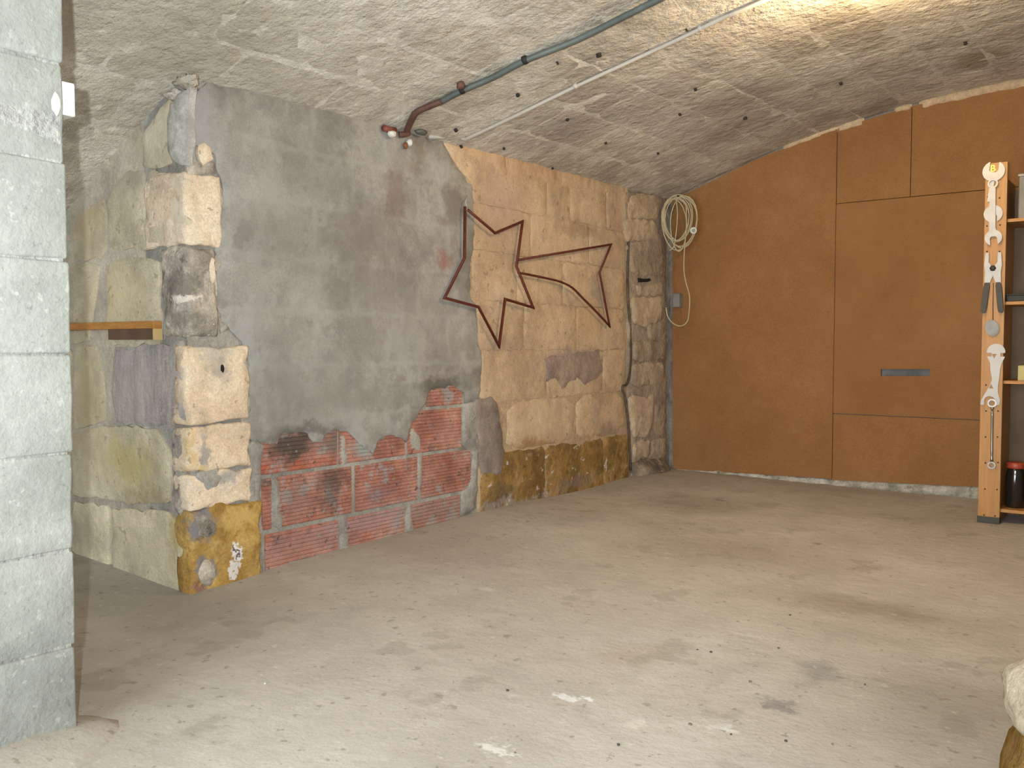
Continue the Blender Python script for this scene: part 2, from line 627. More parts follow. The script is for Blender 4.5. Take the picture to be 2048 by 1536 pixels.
MT['sand'] = rock('sandy_limestone', ['bfa37e', 'cfb18a', 'd6bb96'], smear=[('a8937c', 4.2, 0.54, 0.45), ('d9c09a', 3.4, 0.55, 0.4), ('b4907a', 2.3, 0.55, 0.35)], scale=2.8, bump=0.45, gain=(1.0, 1.05, 1.2), vary=0.07, blotch=0.09,
    stains=[LS(1135, 715, 0.25, 0.06, '9c8880', 0.75, 0.6), LS(1160, 740, 0.2, 0.05, '8e7f7a', 0.6, 0.6), LS(1160, 460, 0.25, 0.05, 'a48a6c', 0.7, 0.7),
            LS(1000, 410, 0.2, 0.18, 'c2a08a', 0.6, 0.8), LS(1060, 330, 0.5, 0.1, 'c69c74', 0.5, 0.9), LS(1200, 600, 0.12, 0.2, 'a8917b', 0.6, 0.8),
            LS(1010, 690, 0.3, 0.05, 'b2957c', 0.6, 0.8), LS(1210, 860, 0.12, 0.06, '94826a', 0.6, 0.7), LS(1080, 840, 0.14, 0.1, 'd8c096', 0.5, 0.8),
            LS(1180, 640, 0.2, 0.1, 'd2aa74', 0.5, 0.8), LS(960, 300, 0.1, 0.06, 'd8b486', 0.7, 0.6), LS(1040, 898, 0.5, 0.035, 'a07a42', 0.7, 0.7), LS(1190, 882, 0.4, 0.03, 'a07a42', 0.6, 0.7)],
    specks=[('7d6a55', 20, 0.64, 0.5)])
MT['ochre'] = rock('damp_ochre_stone', ['7f6238', '9b7840', 'b08c52'], smear=[('6b5636', 5, 0.55, 0.5), ('b9a078', 5.5, 0.58, 0.5)], scale=4, bump=0.8, gain=(1.02, 1.1, 1.4), vary=0.08,
    stains=[LS(1000, 990, 0.12, 0.05, '6d5c42', 0.6, 0.7), LS(1090, 985, 0.02, 0.08, 'd6c6b0', 0.8, 0.6), LS(1150, 965, 0.2, 0.04, '8b7866', 0.6, 0.8),
            LS(1170, 920, 0.2, 0.05, '8d6d33', 0.6, 0.8), LS(1010, 1005, 0.5, 0.02, 'a39683', 0.7, 0.7)],
    specks=[('d9cab4', 16, 0.64, 0.8), ('574526', 11, 0.64, 0.5)])
MT['quoin'] = rock('pale_quoin_stone', ['cdb396', 'dcc4a6', 'e2cdb2'], smear=[('b3a28e', 5, 0.57, 0.45), ('c9a983', 4, 0.56, 0.35)], scale=3.5, bump=0.6, gain=(1.2, 1.28, 1.4), vary=0.05, blotch=0.08,
    stains=[LS(437, 735, 0.05, 0.05, '8d8378', 0.6, 0.7), LS(405, 905, 0.03, 0.05, '968d84', 0.8, 0.5), LS(440, 955, 0.06, 0.03, 'a09890', 0.8, 0.6),
            LS(378, 890, 0.02, 0.1, 'c7a566', 0.6, 0.7), LS(425, 700, 0.08, 0.03, 'a2998a', 0.7, 0.7), LS(400, 935, 0.03, 0.02, 'd0b06e', 0.7, 0.6)],
    specks=[('8c7765', 22, 0.63, 0.6)])
MT['quoin_base'] = rock('ochre_quoin_stone', ['96733c', 'ab8443', 'bf9c58'], smear=[('c8ab70', 5, 0.56, 0.5), ('8a6534', 5, 0.55, 0.4), ('a39a8c', 7, 0.60, 0.5)], scale=4.5, bump=0.8, gain=(1.2, 1.28, 1.55), vary=0.03,
    stains=[LS(470, 1035, 0.09, 0.05, 'c9a65e', 0.8, 0.5), LS(405, 1145, 0.045, 0.07, '857f77', 0.9, 0.3), LS(400, 1045, 0.06, 0.06, '7d7973', 0.95, 0.4),
            LS(459, 1103, 0.022, 0.035, 'e4dccb', 0.95, 0.3), LS(457, 1103, 0.01, 0.016, '6d574a', 0.95, 0.3), LS(459, 1137, 0.018, 0.03, 'ded3c0', 0.9, 0.3),
            LS(390, 1178, 0.04, 0.02, '94705e', 0.9, 0.5)],
    specks=[('6e5426', 14, 0.64, 0.5)])
MT['rough'] = rock('rough_grey_concrete', ['6f6b64', '8f8a82', 'ada69b'], scale=7, bump=1.0, gain=(1.62, 1.58, 1.55), vary=0.04,
    stains=[LS(367, 562, 0.045, 0.035, '6a665f', 0.7, 0.4), LS(378, 590, 0.05, 0.022, 'c3beb6', 0.85, 0.4), LS(372, 640, 0.06, 0.025, '6f6a62', 0.6, 0.5),
            LS(400, 560, 0.02, 0.02, '6d6962', 0.7, 0.5)],
    specks=[('d8d2c6', 19, 0.66, 0.8), ('55514b', 13, 0.66, 0.6)])
MT['end'] = rock('dull_limestone', ['98907a', 'aea58c', 'b9b098'], smear=[('8f8774', 4, 0.54, 0.4), ('bcb39a', 3.5, 0.55, 0.35)], scale=2.5, bump=0.45, gain=(1.42, 1.42, 1.48), vary=0.06, blotch=0.1,
    stains=[ES(270, 345, 0.2, 0.09, '8a8274', 0.7, 0.8), ES(240, 590, 0.2, 0.12, 'b5a981', 0.6, 0.9), ES(260, 925, 0.2, 0.1, 'a49866', 0.75, 0.8),
            ES(300, 1000, 0.15, 0.05, '847655', 0.6, 0.8), ES(180, 800, 0.12, 0.3, '958a6a', 0.6, 0.9), ES(280, 1090, 0.2, 0.08, 'b3a98f', 0.5, 0.9),
            ES(310, 250, 0.1, 0.12, 'c3b9a6', 0.6, 0.8), ES(345, 420, 0.12, 0.15, 'ccbfa9', 0.8, 0.7), ES(180, 420, 0.12, 0.2, 'a09272', 0.6, 0.9),
            ES(355, 1060, 0.05, 0.12, '9d8a50', 0.6, 0.8)],
    specks=[('746a54', 20, 0.63, 0.45)])
MT['end_grey'] = rock('grey_lime_coat', ['837d76', '968f88', 'a49d92'], smear=[('a39c88', 3.6, 0.55, 0.5)], scale=4, bump=0.5, gain=(1.35, 1.38, 1.45), vary=0.04, stretch=(2.2, 2.2, 0.5),
    stains=[ES(270, 780, 0.14, 0.12, '9c968c', 0.5, 0.9), ES(220, 700, 0.06, 0.1, '7d7873', 0.6, 0.8)], specks=[('bdb6a8', 22, 0.66, 0.4)])
MT['end_bed'] = rock('passage_mortar', ['979080', 'a59d8c', 'afa795'], smear=[('aca389', 3.2, 0.52, 0.6), ('857f78', 4, 0.56, 0.4)], scale=3, bump=0.6, gain=(1.3, 1.32, 1.4), vary=0)
MT['lime_pale'] = rock('pale_lime_coat', ['a8a49c', 'b5b1a8', 'c0bcb3'], 4, 0.5, vary=0, gain=(1.3, 1.33, 1.38), smear=[('8f8a82', 4, 0.56, 0.5)])
MT['pillar'] = rock('white_limestone', ['9fa29d', 'adb0ab', 'b8bab5'], smear=[('979a93', 3.5, 0.56, 0.35), ('c2c4be', 4, 0.57, 0.35)], scale=3, bump=0.35, gain=(0.85, 0.85, 0.84), vary=0.03, blotch=0.06, grain=0.06,
    specks=[('858882', 30, 0.64, 0.5), ('cfd1cc', 15, 0.62, 0.5)])
MT['pillar_mortar'] = rock('pale_joint_mortar', ['8f918b', 'a3a49e', 'b2b2ab'], scale=6, bump=0.9, gain=(0.9, 0.9, 0.92), vary=0.0)
MT['vault'] = rock('vault_stone', ['a39888', 'b3a897', 'bdb3a3', 'c8beaf'], smear=[('9d9183', 3.2, 0.54, 0.4), ('cdc3b2', 4.2, 0.56, 0.45), ('a5958a', 2.0, 0.55, 0.35)], scale=1.7, bump=1.0, gain=(1.36, 1.43, 1.52), vary=0.05, blotch=0.12,
    stains=[CS(1250, 200, 0.35, 0.3, '9d8f86', 0.6, 0.9), CS(1100, 260, 0.3, 0.25, '9a8d84', 0.6, 0.9), CS(1420, 230, 0.4, 0.3, 'a09288', 0.5, 0.9),
            CS(1960, 115, 0.14, 0.14, '8c7f60', 0.7, 0.5), CS(600, 120, 0.5, 0.3, 'b5ab9b', 0.5, 0.9), CS(290, 60, 0.5, 0.4, 'a79f8c', 0.5, 0.9)],
    specks=[('d0c6b4', 6, 0.64, 0.6), ('82786c', 9, 0.68, 0.4)])
MT['vault_mortar'] = rock('vault_mortar', ['b3a998', 'c0b6a6', 'cec5b6'], smear=[('9d9183', 3.2, 0.54, 0.4), ('cdc3b2', 4.2, 0.56, 0.45), ('a5958a', 2.0, 0.55, 0.35)], scale=3, bump=0.7, gain=(1.36, 1.43, 1.52), vary=0.0)
MT['floor'] = rock('dusty_concrete', ['aea497', 'b8aea1', 'c1b8ab'], smear=[('a3988a', 2.2, 0.55, 0.25), ('bcb2a4', 2.8, 0.56, 0.3)], scale=1.3, bump=0.22, gain=(1.06, 1.1, 1.16), vary=0, blotch=0.05, grain=0.06, stretch=(1, 1, 1),
    stains=[FS(1120, 1395, 0.030, 0.028, 'dcd8d2', 0.9, 0.35), FS(1155, 1399, 0.015, 0.017, 'e4e0dc', 0.9, 0.35), FS(1445, 1450, 0.025, 0.028, 'd0cbc0', 0.8, 0.5),
            FS(1270, 1452, 0.025, 0.028, 'd0c8ba', 0.7, 0.6), FS(1000, 1497, 0.015, 0.044, 'd8d3c8', 0.8, 0.5), FS(1500, 1270, 0.020, 0.055, 'cbc4b8', 0.7, 0.6),
            FS(975, 1178, 0.025, 0.055, 'c7bfb3', 0.7, 0.6), FS(1640, 1345, 0.1, 0.06, '8e8a84', 0.6, 0.7), FS(1555, 1410, 0.04, 0.04, '86827d', 0.7, 0.5),
            FS(1250, 1310, 0.1, 0.1, 'a9957f', 0.4, 0.8), FS(1720, 1215, 0.12, 0.25, '94866f', 0.6, 0.8), FS(1450, 1100, 0.3, 0.4, '9c8f80', 0.5, 0.9),
            FS(1900, 1400, 0.25, 0.2, '938a7c', 0.5, 0.9), FS(300, 1180, 0.3, 0.35, '958d80', 0.5, 0.9), FS(1390, 1010, 0.3, 0.3, '94897c', 0.5, 0.9),
            FS(900, 1090, 0.3, 0.5, 'aea295', 0.5, 0.9)],
    specks=[('7f7466', 24, 0.63, 0.5), ('d2cbbe', 17, 0.64, 0.4), ('8f8475', 3.2, 0.60, 0.3), ('6d655a', 38, 0.69, 0.5)])
MT['backwall'] = rock('grey_back_masonry', ['6f6a66', '86807a', '98918a'], 5, 0.8, vary=0)
MT['sill'] = rock('white_crumbling_mortar', ['8f8a7d', 'b5b0a4', 'cbc6bb'], 9, 1.0, vary=0, specks=[('77705f', 12, 0.62, 0.7), ('a5705e', 8, 0.70, 0.5)])
MT['panel'] = rock('brown_fibreboard', ['8d6540', '936a44', '99704a'], 1.6, 0.12, rough=0.75, vary=0.02, blotch=0.04, grain=0.12,
    specks=[('7d5836', 40, 0.66, 0.3), ('c8a47c', 22, 0.765, 0.5)])
MT['hidden'] = rock('old_limewash', ['a09686', 'ada392', 'b5ab9b'], 2, 0.4, vary=0)
MT['pine'] = plain('pine_wood', 'c58f4f', 0.55, vary=0.1, scale=6, c2='ab7336', aniso=(3, 3, 18), bump=0.15)
MT['board'] = plain('varnished_pine', 'bb8746', 0.45, vary=0.1, scale=5, c2='a77434', aniso=(14, 14, 0.8))
MT['darkwood'] = plain('dark_brown_wood', '6f5747', 0.7, scale=8, c2='5c4638')
MT['rust'] = plain('rusty_painted_rod', '6e3328', 0.6, metal=0.2, scale=30, c2='54241c', bump=0.3)
MT['conduit'] = plain('grey_green_conduit', '6d7570', 0.55, metal=0.2, scale=9, c2='59605c')
MT['rustpipe'] = plain('rusted_pipe', '6d4a40', 0.65, scale=14, c2='553932', bump=0.3)
MT['whitepvc'] = plain('off_white_plastic', 'c5bfb4', 0.45, scale=6, c2='b4aea4')
MT['white'] = plain('white_plastic', 'e6e6df', 0.35, vary=0.02)
MT['cable'] = plain('cream_cable', 'c4b795', 0.5, scale=10, c2='b1a381')
MT['black'] = plain('black_rubber', '26251f', 0.6, scale=20)
MT['darkiron'] = plain('dark_iron', '35332f', 0.7, metal=0.4, scale=20)
MT['steel'] = plain('bright_steel', 'b4b0ab', 0.45, metal=0.3, scale=10, c2='a29e99')
MT['chrome'] = plain('chrome', '9a9691', 0.3, metal=0.9, scale=10)
MT['greymetal'] = plain('dull_grey_metal', '837d77', 0.45, metal=0.5, scale=10, c2='6b6661')
MT['brass'] = plain('brass', 'e8b45a', 0.35, metal=0.5)
MT['hole'] = plain('dark_cavity', '1d1a17', 0.9)
MT['boxgrey'] = plain('grey_box', '8b8a86', 0.55, scale=8, c2='7b7a77')

def st(o):
    return tag(o, kind='structure')

# ------------------------------------------------------------------ floor
def heightfield(name, f, s0, s1, t0, t1, step, mat, **kw):
    ns, nt = int(round((s1 - s0) / step)), int(round((t1 - t0) / step))
    verts, faces = [], []
    for i in range(ns + 1):
        for j in range(nt + 1):
            verts.append(f(s0 + (s1 - s0) * i / ns, t0 + (t1 - t0) * j / nt))
    w = nt + 1
    for i in range(ns):
        for j in range(nt):
            a = i * w + j
            faces.append((a, a + 1, a + w + 1, a + w))
    return link(name, verts, faces, mat, smooth=True, **kw)
fl = st(heightfield('floor', lambda s, t: uvz(s, t, zf(s, t)), U_REAR - 0.2, U_BACK + 0.2, V_SIDE - 0.2, V_RIGHT + 0.2, 0.1, MT['floor']))

# ------------------------------------------------------------------ ceiling: a low stone barrel vault
ceil = st(heightfield('ceiling', lambda s, t: M_vault(s, t, 0), U_REAR - 0.2, U_BACK + 0.2, V_SIDE - 0.15, V_RIGHT + 0.15, 0.15, MT['vault_mortar']))
sol = ceil.modifiers.new('thickness', 'SOLIDIFY')
sol.thickness = 0.15
sol.offset = 1
k = 0
v0 = -4.95
row = 0
rg = random.Random(3)
while v0 < 1.5:
    w = 0.30 + rg.uniform(-0.02, 0.03)
    u0 = 0.45 + (0.27 if row % 2 else 0.0) + rg.uniform(-0.05, 0.05)
    while u0 < U_BACK:
        L = rg.uniform(0.46, 0.66)
        u1 = min(u0 + L, U_BACK)
        if U_BACK - u1 < 0.15:
            u1 = U_BACK
        if not (v0 + w < V_LEFT and u0 > U_END):
            uu1 = u1
            gap = 0.005
            slab('stone', M_vault, rect(u0 + gap, v0 + gap, uu1 - gap, v0 + w - gap), 0.002 + rg.uniform(-0.001, 0.0015), MT['vault'], ceil,
                 edge=0.04, cell=0.12, amp=0.004, nsc=5, jit=0.014, seg=0.11, seed=k, base=-0.006, rnd=0.08, rim=0.0)
            k += 1
        u0 = u1
    v0 += w
    row += 1

# ------------------------------------------------------------------ walls
def vault_poly(u, va, vb, zb=-0.15, over=0.05, n=24):
    top = [(vb + (va - vb) * i / n, zv(u, vb + (va - vb) * i / n) + over) for i in range(n + 1)]
    return [(va, zb), (vb, zb)] + top
wl = st(plate('wall_left', M_left, [(U_END, -0.15), (U_BACK, -0.15), (U_BACK, 2.2), (U_END, 2.13)], -0.3, 0, MT['mortar']))
wp = st(plate('wall_passage', M_end, vault_poly(U_END, V_SIDE, V_LEFT - 0.3), -0.3, 0, MT['end_bed']))
wb = st(plate('wall_back', M_back, vault_poly(U_BACK, V_LEFT - 0.3, V_RIGHT), -0.2, 0, MT['backwall']))
wr = st(plate('wall_right', lambda s, t, d: uvz(s, V_RIGHT - d, t), rect(U_REAR, -0.15, U_BACK, 1.35), -0.2, 0, MT['hidden']))
ws = st(plate('wall_far_left', lambda s, t, d: uvz(s, V_SIDE + d, t), rect(U_REAR, -0.15, U_END, 1.35), -0.2, 0, MT['hidden']))
wq = st(plate('wall_rear', lambda s, t, d: uvz(U_REAR + d, s, t), vault_poly(U_REAR, V_SIDE, V_RIGHT), -0.2, 0, MT['hidden'],
              holes=[rect(-1.75, -0.02, 0.55, 2.15)]))  # opening added for the fill light, out of view

def LP(pts):
    return [on_left(*p) for p in pts]
def EP(pts):
    return [on_u(p[0], p[1], U_END) for p in pts]

# --- bricks of the walled-up opening
def brick(u0, u1, z0, z1, d=0.008):
    n = max(3, int(round((z1 - z0) / 0.0185)))
    prof = []
    for i in range(n):
        za, zb = z0 + (z1 - z0) * i / n, z0 + (z1 - z0) * (i + 1) / n
        h = zb - za
        prof += [(za + h * 0.05, d - 0.0045), (za + h * 0.3, d), (za + h * 0.7, d)]
    prof = [(z0 - 0.001, -0.02), (z0, d - 0.0045)] + prof + [(z1, d - 0.0045), (z1 + 0.001, -0.02)]
    verts, faces = [], []
    for uu in (u0, u1):
        for (zz, dd) in prof:
            verts.append(M_left(uu, zz, dd))
    m = len(prof)
    for i in range(m - 1):
        faces.append((i, i + 1, m + i + 1, m + i))
    faces.append(tuple(range(m)))
    faces.append(tuple(reversed(range(m, 2 * m))))
    o = link('brick', verts, faces, MT['brick'], wl)
    bm = bmesh.new()
    bm.from_mesh(o.data)
    bmesh.ops.recalc_face_normals(bm, faces=bm.faces[:])
    # the open back lies in the wall: make sure the front faces the room
    fr = max(bm.faces, key=lambda f: f.calc_area())
    bm.to_mesh(o.data)
    bm.free()
    return o
def ux(px):
    return on_left(px, 950)[0]
for a, b in ((527, 674), (692, 808), (820, 918)):
    brick(ux(a), ux(b), -0.09, 0.14)
for a, b in ((522, 540), (553, 701), (709, 833), (840, 940)):
    brick(ux(a), ux(b), 0.162, 0.395)
for a, b in ((520, 673), (677, 808), (814, 921)):
    brick(ux(a), ux(b), 0.414, 0.643)
for a, b in ((600, 735), (744, 846), (852, 923)):
    brick(ux(a), ux(b), 0.662, 0.89)

# --- cement render over the upper bricks, with a broken lower edge
pl_px = [(372, 190), (420, 166), (520, 172), (640, 210), (760, 250), (880, 284), (892, 300), (905, 332), (922, 350), (942, 368), (946, 400), (946, 470),
         (940, 520), (937, 590), (946, 612), (955, 680), (962, 720), (957, 775), (953, 800), (927, 806), (926, 782), (905, 773), (875, 776), (855, 786),
         (848, 810), (835, 826), (822, 842), (812, 862), (808, 886), (800, 876), (783, 872), (757, 877), (748, 900), (740, 912), (725, 897), (706, 878),
         (690, 862), (668, 860), (652, 868), (640, 880), (625, 882), (610, 868), (590, 865), (562, 870), (550, 890), (522, 893), (512, 882), (495, 880),
         (480, 870), (474, 855), (490, 835), (500, 815), (498, 780), (497, 730), (490, 695), (470, 675), (455, 650), (441, 640), (432, 600), (428, 560),
         (436, 520), (430, 490), (432, 450), (444, 410), (440, 370), (432, 340), (428, 315), (412, 296), (395, 298), (386, 320), (372, 326)]
slab('cement_render', M_left, LP(pl_px), 0.022, MT['plaster'], wl, edge=0.02, cell=0.13, amp=0.006, nsc=4, jit=0.017, seg=0.02, seed=1, base=-0.01, rim=0.45)
# mortar squeezed and smeared over the edges of the bricks
k = 100
for pts, d in (([(500, 880), (522, 893), (521, 960), (522, 1060), (526, 1150), (508, 1160), (502, 1080), (498, 960)], 0.02),
               ([(926, 806), (955, 800), (960, 860), (955, 940), (950, 1015), (918, 1035), (920, 985), (940, 960), (945, 910), (922, 890)], 0.02),
               ([(540, 960), (556, 958), (560, 1000), (566, 1060), (556, 1066), (541, 1040)], 0.018),
               ([(676, 1072), (696, 1068), (700, 1090), (690, 1112), (676, 1108)], 0.017),
               ([(806, 1030), (822, 1026), (826, 1060), (808, 1066)], 0.017),
               ([(833, 905), (842, 902), (846, 960), (838, 976), (832, 970)], 0.017),
               ([(676, 868), (690, 866), (692, 925), (686, 930), (678, 928)], 0.017),
               ([(530, 1148), (600, 1118), (680, 1102), (790, 1076), (800, 1066), (880, 1050), (920, 1030), (922, 1050), (530, 1175)], 0.019),
               ([(815, 862), (825, 850), (838, 872), (842, 900), (820, 900)], 0.0165)):
    slab('mortar_smear', M_left, LP(pts), d - 0.004, MT['mortar'], wl, edge=0.02, cell=0.06, amp=0.004, nsc=14, jit=0.014, seg=0.03, seed=k, rim=0.25)
    k += 1

# --- sandy stones of the right-hand stretch
ub = lambda px: on_left(px, 690)[0]
bed = LP([(900, 284), (1010, 300), (1110, 330), (1250, 372), (1262, 600), (1258, 960), (1100, 992), (955, 1030), (950, 800), (935, 600), (940, 380)])
tanm = rock('tan_bedding_mortar', ['b49d82', 'c1a98c', 'cbb598'], 3, 0.6, vary=0)
slab('bedding_mortar', M_left, bed, 0.008, tanm, wl, edge=0.02, cell=0.2, amp=0.003, jit=0.01, seed=2, rim=0.4, seg=0.08)
zj = [-0.05, 0.345, 0.66, 0.965, 1.26, 1.55, 1.82, 2.15]
rows = [[958, 1089, 1206, 1256], [1008, 1148, 1247], [956, 1091, 1203, 1249], [950, 1045, 1150, 1244], [940, 1030, 1122, 1246], [938, 1058, 1175, 1248],
        [938, 1090, 1137, 1209, 1252], ]
for r, cuts in enumerate(rows):
    for a, b in zip(cuts, cuts[1:]):
        g_ = 0.010 if r == 1 else 0.0025
        u0, u1 = ub(a) + g_ * 1.2, ub(b) - g_ * 1.2
        z0, z1 = zj[r] + g_, zj[r + 1] - g_
        slab('stone', M_left, rect(u0, z0, u1, z1), 0.014 + 0.002 * random.random(), MT['ochre'] if r == 0 else MT['sand'], wl, edge=0.022 if r < 2 else 0.012,
             cell=0.1, amp=0.010 if r == 0 else 0.003, nsc=8, jit=0.010, seg=0.05, seed=k, rnd=0.16 if r == 1 else 0.06, rim=0.55 if r < 2 else 0.75)
        k += 1
for pts in ([(885, 288), (1005, 305), (1012, 352), (945, 372), (925, 350), (908, 330)], [(1012, 304), (1112, 334), (1112, 372), (1016, 355)],
            [(1118, 338), (1246, 376), (1246, 390), (1118, 376)]):
    slab('stone', M_left, LP(pts), 0.02, MT['sand'], wl, edge=0.015, cell=0.1, amp=0.006, jit=0.008, seed=k, rim=0.5)
    k += 1
# grey patch and drips between render and stones
slab('mortar_patch', M_left, LP([(946, 795), (975, 790), (990, 800), (1000, 850), (1006, 905), (1002, 945), (985, 950), (960, 948), (950, 900)]), 0.022,
     rock('grey_brown_patch', ['857a74', '948880', '9f948b'], 3, 0.5, vary=0), wl, edge=0.02, cell=0.08, jit=0.012, seg=0.03, seed=31, amp=0.006)
slab('mortar_patch', M_left, LP([(1085, 715), (1195, 700), (1200, 745), (1165, 770), (1150, 752), (1120, 776), (1108, 755), (1092, 765)]), 0.026,
     rock('mauve_grey_coat', ['948379', 'a39084', 'b09c8d'], 5, 0.5, vary=0), wl, edge=0.03, cell=0.08, jit=0.014, seg=0.03, seed=33, amp=0.004, rim=0.75)

# --- pier of broken stones in the far corner
pier = rock('pier_rubble', ['9f907f', 'b2a08b', 'c0ad96'], 4, 0.8, vary=0.10, blotch=0.12, specks=[('7c6f62', 9, 0.62, 0.5), ('d2c3a8', 7, 0.66, 0.5)])
pale = rock('pale_pier_stone', ['b9a48a', 'c8b399', 'd2bfa6'], 4, 0.5, vary=0.05, smear=[('a8957f', 5, 0.54, 0.55)], specks=[('8c7d68', 22, 0.68, 0.5)])
slab('bedding_mortar', M_left, LP([(1244, 382), (1330, 392), (1330, 955), (1262, 962), (1250, 800), (1252, 600)]), 0.02,
     rock('pier_mortar', ['95887a', 'a49585', 'b0a18f'], 4, 0.8, vary=0, smear=[('bfae95', 4, 0.55, 0.5), ('857a70', 4, 0.56, 0.5)]), wl, edge=0.02, cell=0.12, jit=0.012, seed=40, amp=0.01)
for pts, m, d in (([(1254, 392), (1300, 388), (1314, 400), (1310, 438), (1250, 438)], pale, 0.05), ([(1242, 440), (1306, 440), (1312, 480), (1248, 484)], pale, 0.055),
                  ([(1250, 486), (1318, 484), (1322, 545), (1296, 552), (1256, 548)], pier, 0.05), ([(1268, 570), (1320, 566), (1322, 592), (1270, 592)], pier, 0.05),
                  ([(1256, 596), (1316, 594), (1318, 640), (1284, 656), (1262, 650)], pale, 0.06), ([(1292, 648), (1324, 640), (1324, 680), (1292, 680)], pier, 0.05),
                  ([(1260, 684), (1322, 680), (1323, 718), (1262, 722)], pier, 0.055), ([(1258, 728), (1322, 724), (1322, 770), (1258, 772)], pier, 0.055),
                  ([(1251, 794), (1302, 790), (1300, 842), (1288, 874), (1260, 874), (1254, 830)], pale, 0.06), ([(1304, 785), (1326, 780), (1326, 870), (1302, 872)], pier, 0.035),
                  ([(1262, 882), (1294, 880), (1292, 912), (1262, 914)], pale, 0.05), ([(1298, 880), (1326, 876), (1326, 912), (1298, 914)], pier, 0.05)):
    slab('stone', M_left, LP(pts), d * 0.65, m, wl, edge=0.02, cell=0.06, amp=0.012, nsc=12, jit=0.016, seg=0.03, seed=k, rnd=0.07, rim=0.7)
    k += 1
slab('foot_stone', M_left, LP([(1256, 925), (1290, 914), (1328, 920), (1332, 950), (1300, 972), (1262, 962)]), 0.13,
     rock('dark_foot_rubble', ['6e655c', '8a7d6d', 'a2937e'], 8, 1.0, vary=0, specks=[('c8bca4', 9, 0.62, 0.7)]), wl, edge=0.12, cell=0.05, amp=0.03, nsc=9, jit=0.02, seed=44, rim=0.2)
slab('hole', M_left, LP([(1270, 556), (1294, 556), (1296, 564), (1272, 566)]), 0.036, MT['hole'], wl, edge=0.01, cell=0.03, jit=0.005, seg=0.02, seed=45, amp=0)
pts = [M_left(*on_left(px, py), 0.022) for px, py in ((1252, 470), (1250, 540), (1251, 600), (1255, 660), (1256, 720), (1250, 765), (1239, 774), (1246, 800), (1253, 870), (1256, 940))]
tube('crack_filler', catmull(pts, 4), 0.009, rock('dark_joint', ['54493f', '63574c', '756757'], 8, 0.8, vary=0), wl, sides=6)

# --- the end face towards the passage
for pts, m, d in (([(290, 262), (345, 196), (345, 332), (288, 338)], 'end', 0.018), ([(216, 392), (258, 345), (292, 340), (294, 500), (222, 500)], 'end', 0.014),
                  ([(298, 340), (374, 352), (376, 488), (300, 492)], 'end', 0.028), ([(216, 530), (232, 518), (300, 514), (322, 524), (324, 640), (322, 690), (216, 690)], 'end', 0.024),
                  ([(150, 440), (212, 392), (214, 500), (205, 520), (150, 522)], 'end', 0.012), ([(150, 528), (200, 526), (186, 640), (180, 680), (150, 690)], 'end', 0.014),
                  ([(150, 696), (196, 690), (208, 760), (214, 840), (196, 850), (150, 860)], 'end', 0.016),
                  ([(196, 856), (230, 850), (318, 858), (340, 900), (348, 960), (340, 1008), (280, 1006), (150, 990), (150, 866)], 'end', 0.03),
                  ([(228, 1016), (340, 1022), (374, 1060), (376, 1190), (300, 1172), (230, 1150)], 'end', 0.03), ([(150, 1000), (222, 1012), (222, 1145), (150, 1125)], 'end', 0.028),
                  ([(60, 700), (144, 698), (144, 860), (60, 850)], 'end', 0.02), ([(60, 866), (144, 866), (144, 990), (60, 980)], 'end', 0.02), ([(60, 990), (144, 1000), (144, 1120), (60, 1095)], 'end', 0.02)):
    slab('stone', M_end, EP(pts), d * 0.55, MT[m], wp, edge=0.012, cell=0.07, amp=0.004, nsc=8, jit=0.012, seg=0.045, seed=k, rim=0.6, rnd=0.05)
    k += 1
slab('rough_concrete', M_end, EP([(330, 500), (374, 496), (377, 675), (338, 660), (332, 580)]), 0.03, MT['rough'], wp, edge=0.03, cell=0.04, amp=0.02, nsc=14, jit=0.014, seg=0.03, seed=61)
slab('lime_coat', M_end, EP([(232, 694), (372, 684), (377, 850), (330, 852), (236, 846), (226, 790)]), 0.016, MT['end_grey'], wp, edge=0.02, cell=0.07, amp=0.005, jit=0.014, seg=0.04, seed=62)
slab('lime_coat', M_end, EP([(342, 210), (360, 190), (384, 175), (378, 330), (348, 322), (340, 300)]), 0.026, MT['lime_pale'], wp, edge=0.025, cell=0.05, amp=0.01, jit=0.012, seg=0.03, seed=63)
slab('mortar_band', M_end, EP([(346, 862), (374, 856), (377, 1010), (376, 1058), (350, 1010), (352, 940)]), 0.02, MT['rough'], wp, edge=0.025, cell=0.05, amp=0.012, jit=0.012, seg=0.03, seed=64)
# lump of mortar where the wall end meets the vault
def lump(name, c, ax, mat, parent, seed=0, amp=0.25, n=2, origin=None):
    bm = bmesh.new()
    bmesh.ops.create_icosphere(bm, subdivisions=n, radius=1.0)
    verts = []
    for v_ in bm.verts:
        w = 1 + amp * (noise.noise(v_.co * 1.7 + Vector((seed, 0, 0))) + 0.5 * noise.noise(v_.co * 4 + Vector((0, seed, 0))))
        q = v_.co * w
        verts.append(Vector(c) + Vector(ax[0]) * q.x + Vector(ax[1]) * q.y + Vector(ax[2]) * q.z)
    faces = [tuple(q.index for q in f.verts) for f in bm.faces]
    if Vector(ax[0]).cross(Vector(ax[1])).dot(Vector(ax[2])) < 0:
        faces = [tuple(reversed(f)) for f in faces]
    bm.free()
    return link(name, verts, faces, mat, parent, origin, True)
v_, z_ = on_u(378, 165, U_END)
lump('mortar_lump', uvz(U_END - 0.01, v_, z_), (EU * 0.04, EV * 0.06, EZ * 0.024), MT['vault'], wp, 2, 0.7, 3)
v_, z_ = on_u(350, 190, U_END)
lump('mortar_lump', uvz(U_END - 0.0, v_, z_), (EU * 0.03, EV * 0.05, EZ * 0.018), MT['vault'], wp, 5, 0.7, 3)
s_ = on_left(480, 158)
